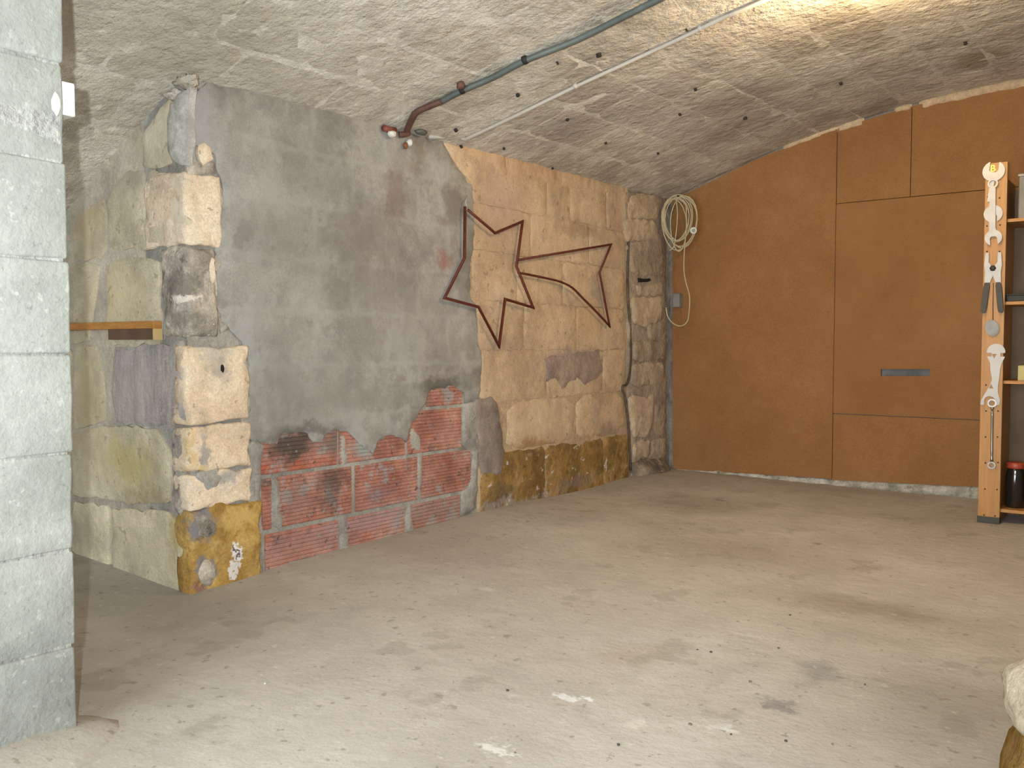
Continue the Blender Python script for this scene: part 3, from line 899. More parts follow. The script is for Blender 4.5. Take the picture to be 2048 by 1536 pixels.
lump('dark_pocket', uvz(s_[0], V_LEFT + 0.02, s_[1] + 0.01), (EU * 0.06, EV * 0.03, EZ * 0.022), plain('dark_green_hole', '454b47', 0.9), wl, 8, 0.4, 2)  # dark green lump standing for a hole

# ------------------------------------------------------------------ boarded back wall with its hatch door
def bx(px, y=690): return on_u(px, y, U_BACK - 0.03)[0]
def bz(px, py): return on_u(px, py, U_BACK - 0.03)[1]
def topz(v): return zv(U_BACK, v) - 0.018 + 0.012 * noise.noise(Vector((v * 2.5, 0, 1)))
def top_edge(va, vb, n=10):
    return [(vb + (va - vb) * i / n, topz(vb + (va - vb) * i / n)) for i in range(n + 1)]
vA, vB, vC, vD, vE = bx(1343), bx(1668), bx(1815), bx(2110), 2.6
zb1, zb2 = bz(1668, 408), bz(1668, 827)
G = 0.0025
def panel(poly, parent=None, name='panel', d=0.03, holes=()):
    return plate(name, M_back, poly, 0.0, d, MT['panel'], parent, holes)
panel([(vA + 0.02, bz(1346, 938)), (vB - G, bz(1668, 958))] + top_edge(vA - 0.005, vB - G), wb)
panel([(vB + G, zb1 + G), (vC - G, zb1 + G)] + top_edge(vB + G, vC - G), wb, d=0.029)
panel([(vC + G, zb1 + G), (vE, zb1 + G)] + top_edge(vC + G, vE), wb, d=0.031)
panel([(vB + G, bz(1668, 960)), (vD - G, 0.09), (vD - G, zb2 - G), (vB + G, zb2 - G)], wb, d=0.031)
panel([(vD + G, 0.09), (vE, 0.09), (vE, zb1 - G), (vD + G, zb1 - G)], wb, d=0.03)
dr = st(panel([(vB + G, zb2 + G), (vD - G, zb2 + G), (vD - G, zb1 - G), (vB + G, zb1 - G)], None, 'door_1', 0.034,
              holes=[[on_u(1762, 752, U_BACK - 0.03), on_u(1860, 752, U_BACK - 0.03), on_u(1860, 738, U_BACK - 0.03), on_u(1762, 738, U_BACK - 0.03)]]))
ha, hb = on_u(1762, 752, U_BACK - 0.03), on_u(1860, 738, U_BACK - 0.03)
plate('handle_slot', M_back, rect(ha[0] - 0.01, ha[1] - 0.01, hb[0] + 0.01, hb[1] + 0.01), 0.001, 0.012, plain('grey_slot', '6a6a6c', 0.5, scale=5, c2='3a3a3c'), dr)
# crumbling mortar under and over the boards
slab('mortar_fillet', M_back, [(bx(1346), -0.03), (bx(1668), -0.03), (bx(2100), -0.03), (bx(2100), 0.085), (bx(1960), 0.075), (bx(1800), 0.055), (bx(1668), 0.04), (bx(1346), 0.022)], 0.045,
     MT['sill'], wb, edge=0.03, cell=0.05, amp=0.03, nsc=13, jit=0.016, seg=0.04, seed=71, rim=0.3)
for a, b, t in ((1560, 1668, 0.014), (1668, 1720, 0.022), (1780, 1815, 0.016), (1830, 2070, 0.03)):
    va, vb = bx(a), bx(b)
    slab('mortar_bead', M_back, [(va, topz(va) - t), (vb, topz(vb) - t), (vb, topz(vb) + 0.03), ((va + vb) / 2, topz((va + vb) / 2) + 0.03), (va, topz(va) + 0.03)], 0.042,
         tanm, wb, edge=0.012, cell=0.06, amp=0.01, jit=0.007, seg=0.04, seed=72 + a, rim=0.5)

# shadow between render and vault, painted in as a dark tube
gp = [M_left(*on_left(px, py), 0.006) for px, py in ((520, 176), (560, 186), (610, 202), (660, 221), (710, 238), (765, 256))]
tube('gap_shadow_line', catmull(gp, 3), 0.009, plain('gap_shadow', '4d4a45', 0.95), wl, sides=6, radii=[0.004 + 0.006 * abs(noise.noise(Vector((i * 0.7, 0, 0)))) for i in range(16)])

# ------------------------------------------------------------------ stone pillar in the foreground
pil = tag(empty('stone_pillar', uvz(0.85, V_PIL - 0.25, 0)), 'whitish limestone block pillar filling the left edge of the view', 'pillar')
PU0, PU1, PV0, PV1 = 0.45, U_PIL, V_PIL - 0.5, V_PIL
zc = [-0.02, 0.231, 0.478, 0.725, 0.977, 1.213, 1.457, 1.70, 1.95, 2.20, 2.46]
ubox('mortar_core', PU0 + 0.014, PU1 - 0.014, PV0 + 0.014, PV1 - 0.004, -0.02, 2.45, MT['pillar_mortar'], pil)
def stone_block(u0, u1, v0, v1, z0, z1, mat, parent, seed, bev=0.012, amp=0.005, cuts=4, name='stone'):
    bm = bmesh.new()
    bmesh.ops.create_cube(bm, size=2.0)
    for q in bm.verts:
        q.co = Vector((q.co.x * (u1 - u0) / 2, q.co.y * (v1 - v0) / 2, q.co.z * (z1 - z0) / 2))
    bmesh.ops.bevel(bm, geom=bm.edges[:], offset=bev, segments=2, affect='EDGES', profile=0.5)
    bmesh.ops.subdivide_edges(bm, edges=[e for e in bm.edges if e.calc_length() > 0.1], cuts=cuts, use_grid_fill=True)
    c = Vector(((u0 + u1) / 2, (v0 + v1) / 2, (z0 + z1) / 2))
    verts = []
    for q in bm.verts:
        p = q.co + c
        n_ = noise.noise_vector(p * 9 + Vector((seed, 0, 0))) * amp + noise.noise_vector(p * 26 + Vector((0, seed, 0))) * amp * 0.6
        p = p + n_
        verts.append(uvz(p.x, p.y, p.z))
    faces = [tuple(reversed([x.index for x in f.verts])) for f in bm.faces]
    bm.free()
    return link(name, verts, faces, mat, parent, None, True)
for i in range(len(zc) - 1):
    e = random.uniform(-0.006, 0.004)
    stone_block(PU0, PU1 + e, PV0, PV1 + random.uniform(-0.003, 0.004), zc[i] + 0.0015, zc[i + 1] - 0.0015, MT['pillar'], pil, i * 7.1, 0.007, 0.004)

# --- quoins at the near end of the left wall: blocks that turn the corner
def lz(y, px=400): return on_left(px, y)[1]
def quoin(y0, y1, px_r, px_l, m, out=0.014, amp=0.007, seed=0, bev=0.014, name='quoin'):
    stone_block(U_END - out * 0.9, on_left(px_r, 690)[0], on_u(px_l, 690, U_END)[0], V_LEFT + out, lz(y0), lz(y1), MT[m], wl, seed, bev, amp, 7, name)
quoin(494, 348, 441, 300, 'quoin', 0.022, 0.018, 1.0)
quoin(674, 496, 434, 334, 'rough', 0.020, 0.016, 2.0, 0.02)
quoin(846, 690, 492, 352, 'quoin', 0.022, 0.020, 3.0)
quoin(943, 852, 494, 352, 'quoin', 0.018, 0.018, 4.0)
quoin(1018, 946, 497, 352, 'quoin', 0.020, 0.018, 5.0)
quoin(1215, 1016, 512, 352, 'quoin_base', 0.026, 0.02, 6.0, 0.02)
slab('mortar_fill', M_left, LP([(372, 326), (390, 320), (400, 335), (425, 320), (432, 346), (376, 356)]), 0.016, MT['rough'], wl, edge=0.02, cell=0.04, amp=0.012, nsc=14, jit=0.012, seg=0.03, seed=301)
slab('quoin', M_left, LP([(392, 292), (404, 286), (420, 296), (422, 318), (404, 336), (396, 318)]), 0.03, MT['quoin'], wl, edge=0.02, cell=0.04, amp=0.004, jit=0.008, seg=0.03, seed=302)
for i, pts in enumerate(([(424, 500), (440, 520), (436, 600), (446, 640), (458, 660), (440, 668), (428, 600)], [(440, 360), (448, 410), (436, 450), (436, 490), (426, 470), (438, 410)],
                         [(486, 700), (500, 730), (502, 810), (488, 850), (480, 840), (490, 780)], [(490, 880), (506, 900), (508, 1040), (518, 1140), (508, 1160), (500, 1060), (494, 960)])):
    slab('mortar_seam', M_left, LP(pts), 0.024, MT['rough'] if i != 3 else MT['mortar'], wl, edge=0.02, cell=0.04, amp=0.01, nsc=14, jit=0.012, seg=0.03, seed=310 + i, rim=0.3)
# smaller patches on the quoins
for i, (pts, m, d) in enumerate((([(412, 512), (424, 508), (428, 560), (420, 585), (414, 560)], 'quoin', 0.034), ([(385, 950), (425, 932), (450, 950), (430, 975), (410, 985)], 'mortar', 0.024),
                                 ([(382, 1150), (398, 1118), (424, 1122), (432, 1150), (415, 1172), (392, 1170)], 'rough', 0.034), ([(376, 1030), (410, 1022), (430, 1050), (420, 1075), (385, 1078)], 'rough', 0.036))):
    slab('mortar_patch', M_left, LP(pts), d, MT[m], wl, edge=0.015, cell=0.035, amp=0.008, nsc=16, jit=0.008, seg=0.025, seed=330 + i, rim=0.3, rnd=0.15)

lump('footing', uvz(0.93, V_PIL + 0.0, -0.03), (EU * 0.36, EV * 0.22, EZ * 0.06), MT['floor'], pil, 3, 0.22, 3)

q_ = on_left(437, 738)
lump('dark_slit', uvz(q_[0], V_LEFT + 0.026, q_[1]), (EU * 0.008, EV * 0.012, EZ * 0.018), MT['hole'], wl, 4, 0.3, 2)
# white switch box fixed to the far side of the pillar
sw = empty('switch_box', uvz(U_PIL, V_PIL - 0.05, 1.6))
tag(sw, 'small white plastic switch box sticking out beyond the pillar edge', 'switch')
za, zb_ = 1.578, 1.662
ubox('back_box', U_PIL - 0.004, U_PIL + 0.03, V_PIL - 0.09, V_PIL - 0.012, za, zb_, MT['white'], sw, 0.004)
ubox('rocker', U_PIL + 0.03, U_PIL + 0.036, V_PIL - 0.07, V_PIL - 0.03, za + 0.02, zb_ - 0.02, MT['white'], sw, 0.002)
lump('glare_spot', uvz(U_PIL - 0.026, V_PIL + 0.003, 1.597), (EU * 0.011, EV * 0.004, EZ * 0.027), MT['white'], pil, 4, 0.2, 3)  # glare on the pillar face, modelled as a white lump

# ------------------------------------------------------------------ low stone stub at the right edge
stub = tag(empty('stone_stub', uvz(*on_floor(2100, 1640), 0)), 'rounded pale and ochre stone stub at the lower right edge', 'stone')
sc = Vector((1.222, 1.83, -0.045))
lump('cap_stone', sc + Vector((0.0, 0, 0.30)), (Vector((0.185, 0, 0)), Vector((0, 0.2, 0)), EZ * 0.105), rock('pale_cap_stone', ['b2a68f', 'c3b8a2', 'cdc3b0'], 5, 0.6, vary=0), stub, 6, 0.14, 4)
lump('base_stone', sc + Vector((0.01, 0, 0.09)), (Vector((0.195, 0, 0)), Vector((0, 0.2, 0)), EZ * 0.25), rock('ochre_base_stone', ['7c6138', '957645', 'ab8d5a'], 5, 0.8, vary=0), stub, 9, 0.12, 4)

# ------------------------------------------------------------------ wall shelf in the passage
sh = empty('wall_shelf', uvz(U_END - 0.1, -3.9, 0.9))
tag(sh, 'short pine shelf plank with a batten on the passage wall', 'shelf')
uf = U_END - 0.05
va, z1 = on_u(306, 643, uf)
_, z0 = on_u(306, 657, uf)
vb = on_u(90, 640, uf)[0]
plank = ubox('plank', uf, U_END - 0.008, vb, va, z0, z1 + 0.003, MT['pine'], sh, 0.003)
v2 = on_u(306, 670, U_END - 0.045)[0]
v3 = on_u(216, 670, U_END - 0.045)[0]
zb2_ = on_u(300, 679, U_END - 0.045)[1]
ubox('batten', U_END - 0.045, U_END - 0.005, v3, v2, zb2_, z0, MT['darkwood'], sh, 0.002)
ubox('end_block', U_END - 0.047, U_END - 0.005, v2 + 0.0005, v2 + 0.008, zb2_ - 0.002, z0, plain('light_pine', 'd2b27e', 0.6, scale=6, c2='c09e68'), sh, 0.001)

# ------------------------------------------------------------------ comet shaped star of iron rod
def on_star(px, py): return M_left(*on_left(px, py, V_LEFT + 0.05), 0.05)
c0 = on_star(1000, 690)
star = tag(empty('comet_star', c0), 'rust red iron rod outline of a shooting star hung on the wall', 'star ornament')
tube('star_outline', [on_star(*p) for p in ((930, 413), (929, 516), (889, 596), (957, 614), (998, 692), (1010, 598), (1066, 615), (1033, 533), (1045, 443), (990, 466), (936, 420))],
     0.0085, MT['rust'], star, sides=8)
cv = [(1036, 545), (1090, 556), (1122, 564), (1145, 576), (1165, 596), (1190, 621), (1219, 652)]
tail = [(1035, 520), (1222, 489), (1199, 545), (1219, 652)]
tube('tail_outline', [on_star(*p) for p in tail] + [Vector(p) for p in catmull([on_star(*p) for p in reversed(cv)], 3)][1:], 0.0075, MT['rust'], star, sides=8)
tube('wire_tie', [M_left(*on_left(929, 392), 0.02), on_star(931, 405), on_star(934, 421)], 0.003, MT['whitepvc'], star, sides=6)

# ------------------------------------------------------------------ conduits on the vault
def vp(px, py, d): return M_vault(*on_vault(px, py), d)
path = [(1330, -18), (1250, 22), (1150, 72), (1050, 112), (985, 146), (925, 172), (880, 195)]
pc = [vp(px, py, 0.022) for px, py in path]
pipe = tag(empty('steel_conduit', vp(925, 172, 0)), 'dark grey conduit pipe bending down to the wall, rusty at its end', 'pipe')
tube('pipe', catmull(pc, 5), 0.0155, MT['conduit'], pipe, sides=10)
pr = [(880, 195), (850, 207), (832, 216), (824, 226), (812, 252)]
pq = [vp(px, py, 0.022) for px, py in pr]
s_ = on_left(800, 270)
pq += [uvz(s_[0], V_LEFT + 0.05, s_[1]), uvz(on_left(790, 271)[0], V_LEFT + 0.028, on_left(790, 271)[1])]
tube('rusted_bend', catmull(pq, 5), 0.0165, MT['rustpipe'], pipe, sides=10)
for px, py in ((1048, 112), (922, 172)):
    a = vp(px, py, 0.02)
    d = (vp(px + 20, py - 9, 0.02) - a).normalized()
    lathe('clamp', a - d * 0.012, [(0.019, 0), (0.021, 0.004), (0.021, 0.02), (0.019, 0.024)], MT['darkiron'], pipe, 12, d)
lump('knob', vp(919, 163, 0.02), (EU * 0.022, EV * 0.022, EZ * 0.02), MT['rustpipe'], pipe, 3, 0.3, 2)
# pipe stub, fitting and plaster round it
s_ = on_left(757, 258)
s2 = on_left(779, 264)
stubp = tag(empty('copper_stub', uvz(s_[0], V_LEFT, s_[1])), 'short reddish pipe end poking out under the vault', 'pipe')
tube('tube', [uvz(s_[0], V_LEFT + 0.035, s_[1]), uvz(s2[0], V_LEFT + 0.04, s2[1])], 0.017, plain('red_copper', '945444', 0.55, metal=0.1, c2='7c4436'), stubp, sides=10)
s_ = on_left(770, 271)
lump('white_filler', uvz(s_[0], V_LEFT + 0.05, s_[1]), (EU * 0.03, EV * 0.02, EZ * 0.018), MT['white'], stubp, 1, 0.3, 2)
fit = on_left(828, 268)
jb = tag(empty('grey_fitting', uvz(fit[0], V_LEFT, fit[1])), 'grey green elbow fitting beside the rusty pipe bend', 'pipe fitting')
lump('body', uvz(fit[0], V_LEFT + 0.05, fit[1] + 0.004), (EU * 0.04, EV * 0.024, EZ * 0.02), MT['conduit'], jb, 11, 0.25, 2)
f2 = on_left(803, 287)
lump('white_plug', uvz(f2[0] + 0.012, V_LEFT + 0.045, f2[1]), (EU * 0.018, EV * 0.02, EZ * 0.02), MT['white'], jb, 12, 0.3, 2)
lump('rust_blob', uvz(f2[0] - 0.012, V_LEFT + 0.04, f2[1] - 0.018), (EU * 0.012, EV * 0.015, EZ * 0.018), plain('orange_rust', '8c5a35', 0.8), jb, 13, 0.3, 2)
# white conduit
wc = tag(empty('white_conduit', vp(930, 275, 0)), 'thin white plastic conduit running across the vault', 'conduit')
wpth = [vp(px, py, 0.014) for px, py in ((1560, -18), (1450, 28), (1350, 76), (1250, 122), (1150, 168), (1040, 222), (960, 260), (930, 274))]
a_ = on_left(905, 277)
b_ = on_left(848, 275)
wpth += [uvz(a_[0], V_LEFT + 0.035, a_[1]), uvz(b_[0], V_LEFT + 0.035, b_[1])]
tube('conduit_tube', wpth, 0.0105, MT['whitepvc'], wc, sides=8)
for px, py in ((1400, 52), (1150, 168)):
    a = vp(px, py, 0.012)
    d = (vp(px + 20, py - 9, 0.012) - a).normalized()
    lathe('clip', a - d * 0.01, [(0.013, 0), (0.015, 0.003), (0.015, 0.017), (0.013, 0.02)], MT['whitepvc'], wc, 10, d)

# iron stubs left in the vault
for i, (px, py, s) in enumerate(((1197, 107, 1.5), (1035, 188, 1.1), (1390, 176, 1.0), (1358, 227, 0.9), (1490, 234, 1.4), (1212, 283, 0.9), (1315, 305, 0.8), (1135, 237, 1.0),
                                 (910, 258, 1.1), (920, 291, 1.1), (1007, 294, 0.8), (1104, 334, 0.8), (1190, 369, 1.0), (1680, 165, 1.1), (1930, 84, 1.0), (1113, 123, 0.6), (1370, 57, 0.6))):
    u, v = on_vault(px, py)
    a = M_vault(u, v, -0.01)
    d = (M_vault(u, v, 1) - M_vault(u, v, 0)).normalized()
    d = (d + EV * random.uniform(-0.3, 0.3) + EU * random.uniform(-0.3, 0.3)).normalized()
    r = 0.0085 * s
    lathe('iron_stub', a, [(r, 0), (r * 1.15, 0.012), (r * 0.9, 0.018), (r * 1.3, 0.022), (r * 0.8, 0.027)], MT['darkiron'], ceil, 7, d)

# ------------------------------------------------------------------ bare lamp on the vault, just above the view
LU, LV = uvof((1.57, 3.90))
lp = M_vault(LU, LV, 0)
lamp = tag(empty('ceiling_lamp', lp), 'bare bulb in a white holder fixed to the vault', 'lamp')
dn = Vector((0, 0, -1))
lathe('base', lp + dn * -0.01, [(0.045, 0), (0.045, 0.02), (0.035, 0.03)], MT['white'], lamp, 20, dn)
lathe('holder', lp + dn * 0.018, [(0.022, 0), (0.022, 0.014), (0.018, 0.018)], MT['white'], lamp, 16, dn)
bc = lp + dn * 0.034
bulb = lathe('bulb', bc, [(0.013, 0), (0.014, 0.008), (0.021, 0.020), (0.024, 0.034), (0.021, 0.047), (0.012, 0.055), (0.003, 0.057)], emitter('lit_bulb', 'ffb65c', 40), lamp, 20, dn)
light('lamp_light', 'POINT', bc + dn * 0.085, 53, (1.0, 0.71, 0.38), shadow_soft_size=0.025)

# ------------------------------------------------------------------ coil of cable in the far corner
pA, pB = uvz(6.2, V_LEFT + 0.085, 0), uvz(6.43, -2.9, 0)
nC = (pB - pA).cross(EZ).normalized()
def on_coil(px, py, off=0.0):
    d = ray(px, py)
    o = Vector((0, 0, CAM_Z))
    k_ = (pA - o).dot(nC) / d.dot(nC)
    return o + d * (k_ - off)
coil = tag(empty('cable_coil', on_coil(1360, 505)), 'cream electric cable coiled in loops on a nail in the corner', 'cable')
loops = [(1352, 437, 26, 42), (1350, 441, 27, 44), (1357, 433, 27, 44), (1360, 440, 33, 46), (1364, 446, 33, 54), (1346, 450, 23, 52), (1370, 448, 26, 56), (1353, 440, 30, 48)]
path = []
N = 22
for i, (cx, cy, rx, ry) in enumerate(loops):
    nx = loops[(i + 1) % len(loops)]
    for k_ in range(N):
        t = k_ / N
        w = t * t * (3 - 2 * t)
        x, y, a, b = [p * (1 - w) + q * w for p, q in zip((cx, cy, rx, ry), nx)]
        an = -math.pi / 2 + 2 * math.pi * t
        path.append(on_coil(x + a * math.cos(an) * (1 - 0.15 * math.sin(an)), y + b * math.sin(an), 0.012 * math.sin(i * 2.3 + t * 5)))
tube('coils', path, 0.0048, MT['cable'], coil, sides=6)
tube('cross_strand', catmull([on_coil(*p, 0.01) for p in ((1352, 397), (1355, 425), (1353, 460), (1348, 492), (1340, 501))], 5), 0.0048, MT['cable'], coil, sides=6)
tube('hanging_end', catmull([on_coil(*p, 0.015) for p in ((1372, 405), (1373, 450), (1369, 500), (1368, 540), (1372, 565), (1379, 592), (1378, 625), (1374, 644), (1362, 652), (1348, 648), (1336, 634), (1332, 615))], 5),
     0.0048, MT['cable'], coil, sides=6)
pc_ = on_coil(1387, 461, 0.02)
plug = lathe('plug', pc_ + nC * -0.0, [(0.024, -0.02), (0.026, -0.01), (0.026, 0.012), (0.022, 0.018)], MT['white'], coil, 16, (Vector((0, 0, CAM_Z)) - pc_).normalized())
dd = (Vector((0, 0, CAM_Z)) - pc_).normalized()
lathe('plug_face', pc_ + dd * 0.018, [(0.015, 0), (0.015, 0.002), (0.012, 0.003)], plain('plug_green', '8d9a80', 0.5), plug, 14, dd)
nl = on_coil(1358, 393)
tube('nail', [nl + EU * 0.30, nl - EU * 0.03], 0.005, MT['darkiron'], coil, sides=6)
gb = on_u(1331, 602, U_BACK - 0.03)
gbx = tag(empty('junction_box', uvz(U_BACK - 0.03, gb[0], gb[1])), 'small grey cable box in the corner below the coil', 'junction box')
ubox('housing', U_BACK - 0.09, U_BACK - 0.002, V_LEFT + 0.065, V_LEFT + 0.125, gb[1] - 0.055, gb[1] + 0.055, MT['boxgrey'], gbx, 0.006)
ubox('cover', U_BACK - 0.097, U_BACK - 0.09, V_LEFT + 0.071, V_LEFT + 0.119, gb[1] - 0.047, gb[1] + 0.047, MT['boxgrey'], gbx, 0.003)

# ------------------------------------------------------------------ shelving unit with the tool board as its front post
UBD = 5.62
def TB(px, py): return on_u(px, py, UBD)
def M_board(s, t, d): return uvz(UBD - d, s, t)
bl, br_ = TB(1963, 690)[0], TB(2007, 690)[0]
ztop = TB(1985, 326)[1]
tb = tag(empty('tool_board', uvz(UBD, (bl + br_) / 2, 0)), 'tall narrow pine board carrying a column of hanging tools', 'tool board')
ubox('board', UBD, UBD + 0.03, bl, br_, 0.035, ztop, MT['board'], tb, 0.002)
ubox('foot', UBD - 0.003, UBD + 0.033, bl - 0.003, br_ + 0.001, 0.0, 0.036, plain('dark_grey_foot', '45453f', 0.7), tb, 0.002)
for px, py in ((1974, 452), (2000, 450), (1974, 503), (1999, 503), (1972, 770), (1972, 822), (1996, 822), (1971, 874), (1995, 874), (1971, 926), (1996, 925), (1970, 978), (1994, 979), (1968, 1030), (1990, 1032), (1976, 394), (1999, 396)):
    s, t = TB(px, py)
    lathe('screw', M_board(s, t, -0.001), [(0.0045, 0), (0.0045, 0.002), (0.003, 0.003)], MT['darkiron'], tb, 8, -EU)

shelf = tag(empty('shelving_unit', uvz(UBD + 0.2, -0.3, 0)), 'open pine shelving unit cut off by the right edge', 'shelves')
SU0, SU1, SV0, SV1 = UBD + 0.035, UBD + 0.36, br_ - 0.035, 0.55
ubox('side_panel', SU0, SU1, SV0, SV0 + 0.025, 0.0, TB(2020, 352)[1], MT['board'], shelf, 0.002)
ubox('side_panel', SU0, SU1, SV1 - 0.025, SV1, 0.0, TB(2020, 352)[1], MT['board'], shelf, 0.002)
zs = [on_u(2030, y, SU0)[1] for y in (440, 606, 765, 1024)]
for z in zs:
    ubox('shelf_board', SU0, SU1, SV0 + 0.026, SV1 - 0.026, z - 0.009, z + 0.009, MT['pine'], shelf, 0.002)
ubox('back_panel', SU1, SU1 + 0.008, SV0, SV1, 0.05, 1.9, plain('brown_hardboard', '75624e', 0.8, scale=5, c2='66543f'), shelf, 0.001)

# things on the shelves
su = SU0 + 0.06
def sv(px): return on_u(px, 690, su)[0]
z = zs[0] + 0.0092
cr = tag(empty('metal_case', uvz(su + 0.1, sv(2060), z)), 'grey metal case on the top shelf', 'case')
h = on_u(2030, 347, su)[1]
ubox('body', su, su + 0.2, sv(2029), sv(2029) + 0.3, z, h, plain('grey_steel_case', '77736a', 0.5, metal=0.3, scale=8, c2='605d55'), cr, 0.006)
ubox('lid_rim', su - 0.004, su + 0.204, sv(2029) - 0.004, sv(2029) + 0.304, h - 0.02, h - 0.005, MT['greymetal'], cr, 0.003)
z = zs[1] + 0.0092
bb = tag(empty('black_tray', uvz(su + 0.1, sv(2030), z)), 'flat black tray on the second shelf', 'tray')
ubox('tray_body', su - 0.03, su + 0.2, SV0 + 0.032, SV0 + 0.28, z, z + 0.035, MT['black'], bb, 0.005)
ubox('tray_rim', su - 0.034, su + 0.204, SV0 + 0.028, SV0 + 0.284, z + 0.035, z + 0.042, MT['black'], bb, 0.002)
z = zs[2] + 0.0092
yb = tag(empty('yellow_box', uvz(su, sv(2045), z)), 'small pale yellow box on the middle shelf', 'box')
ubox('carton', su - 0.02, su + 0.09, sv(2038), sv(2038) + 0.12, z, on_u(2040, 731, su)[1], plain('pale_yellow_card', 'c9bd80', 0.7), yb, 0.003)
ubox('flap', su - 0.0215, su + 0.0915, sv(2038) + 0.045, sv(2038) + 0.075, z + 0.001, on_u(2040, 731, su)[1] + 0.001, plain('yellow_tape', 'b8ab6e', 0.5), yb, 0.001)
z = zs[3] + 0.0092
jr = tag(empty('jar', uvz(su + 0.06, sv(2020) + 0.0, z)), 'dark jar with a red lid on the bottom shelf', 'jar')
jz = on_u(2022, 938, su)[1] - z
jp = uvz(su + 0.055, sv(2009) + 0.062, z)
lathe('glass', jp, [(0.045, 0), (0.05, 0.01), (0.05, jz - 0.06), (0.046, jz - 0.03), (0.042, jz - 0.012), (0.042, jz)], plain('dark_glass', '24221c', 0.12, spec=0.6), jr, 24)
lathe('lid', jp + EZ * jz, [(0.045, 0), (0.047, 0.004), (0.047, 0.03), (0.043, 0.034)], plain('red_lid', 'a8452c', 0.45), jr, 24)
bn = tag(empty('black_bin', uvz(su + 0.2, sv(2060), z)), 'black plastic bin standing behind the red lidded jar', 'bin')
bh = on_u(2040, 905, su + 0.15)[1] - z
bp_ = uvz(su + 0.145, SV0 + 0.30, z)
lathe('bucket', bp_, [(0.09, 0), (0.095, 0.01), (0.105, bh - 0.03), (0.112, bh - 0.03), (0.112, bh - 0.012), (0.105, bh)], plain('glossy_black', '1f201d', 0.25), bn, 28)
lump('bag', bp_ + EZ * (bh + 0.03), (EU * 0.095, EV * 0.1, EZ * 0.06), plain('dark_green_plastic', '2c3329', 0.45), bn, 6, 0.2, 3)

# ------------------------------------------------------------------ tools
PX = 0.00279
def circ(cx, cy, r, a0, a1, n):
    return [(cx + r * math.cos(a0 + (a1 - a0) * i / n), cy + r * math.sin(a0 + (a1 - a0) * i / n)) for i in range(n + 1)]
def tb_poly(c, pts):
    """pixel offsets (x right, y up) about a board pixel to board coordinates"""
    s, t = TB(*c)
    return [(s + x * PX, t + y * PX) for x, y in pts]
def open_head(r, slot, depth, ang, shaft_w, shaft_len, n=10):
    """outline of an open ended spanner head round (0,0): jaws towards ang, shaft the opposite way"""
    g_ = math.asin(slot / r)
    w = math.asin(shaft_w / r)
    pts = circ(0, 0, r, g_, math.pi - w, n)
    pts += [(-shaft_len, shaft_w), (-shaft_len, -shaft_w)]
    pts += circ(0, 0, r, math.pi + w, 2 * math.pi - g_, n)
    x0 = r - depth
    pts += [(x0 + slot * 0.5, -slot), (x0, -slot * 0.55), (x0, slot * 0.55), (x0 + slot * 0.5, slot)]
    ca, sa = math.cos(ang), math.sin(ang)
    return [(x * ca - y * sa, x * sa + y * ca) for x, y in pts]
def tool(name, label, cat, c):
    s, t = TB(*c)
    return tag(empty(name, M_board(s, t, 0.0)), label, cat)
# short double open ended spanner behind
t1 = tool('open_end_spanner', 'broad two ended open spanner at the very top of the board', 'spanner', (1987, 445))
plate('upper_head', M_board, tb_poly((1988, 343), open_head(20, 8, 22, R(84), 4, 60)), 0.006, 0.012, MT['steel'], t1)
plate('lower_head', M_board, tb_poly((1987, 428), open_head(17, 7, 16, R(-90), 4, 30)), 0.006, 0.012, MT['steel'], t1)
# combination spanner hanging over it
t2 = tool('combination_spanner', 'steel combination spanner hung ring up over the broad spanner', 'spanner', (1988, 490))
ring = circ(0, 0, 9.5, 0, 2 * math.pi, 22)[:-1]
plate('ring', M_board, tb_poly((1987, 368), ring), 0.013, 0.022, MT['steel'], t2, holes=[tb_poly((1987, 368), circ(0, 0, 6.2, 0, 2 * math.pi, 12)[:-1])])
plate('shaft', M_board, tb_poly((1987, 368), [(-5, -8.5), (5, -8.5), (6, -60), (6.5, -94), (-5, -94), (-5.5, -60)]), 0.013, 0.021, MT['steel'], t2)
plate('open_head', M_board, tb_poly((1988, 476), open_head(15.5, 6.5, 18, R(-84), 6, 17)), 0.0125, 0.0215, MT['steel'], t2)
# pincers
t3 = tool('pincers', 'pincers with black grips hanging in the middle of the board', 'pincers', (1987, 625))
L_ = [(-14, 31), (-8, 31), (-8, 12), (-2, 4), (4, -4), (-6, -30), (-15, -30), (-14, -8), (-16, 6)]
plate('jaw', M_board, tb_poly((1987, 537), L_), 0.004, 0.014, MT['steel'], t3)
plate('jaw', M_board, tb_poly((1987, 537), [(-x, y) for x, y in reversed(L_)]), 0.0145, 0.022, MT['steel'], t3)
s, t = TB(1987, 537)
lathe('pivot', M_board(s, t, 0.02), [(0.017, 0), (0.017, 0.006), (0.012, 0.010)], MT['black'], t3, 6, -EU)
for sg in (-1, 1):
    plate('grip', M_board, tb_poly((1987, 537), chaikin([(sg * 4.5, -28), (sg * 15.5, -28), (sg * 20.5, -84), (sg * 17, -89), (sg * 10.5, -87)], 1, 0.15)), 0.004, 0.024, plain('dark_grip', '403c34', 0.6), t3)
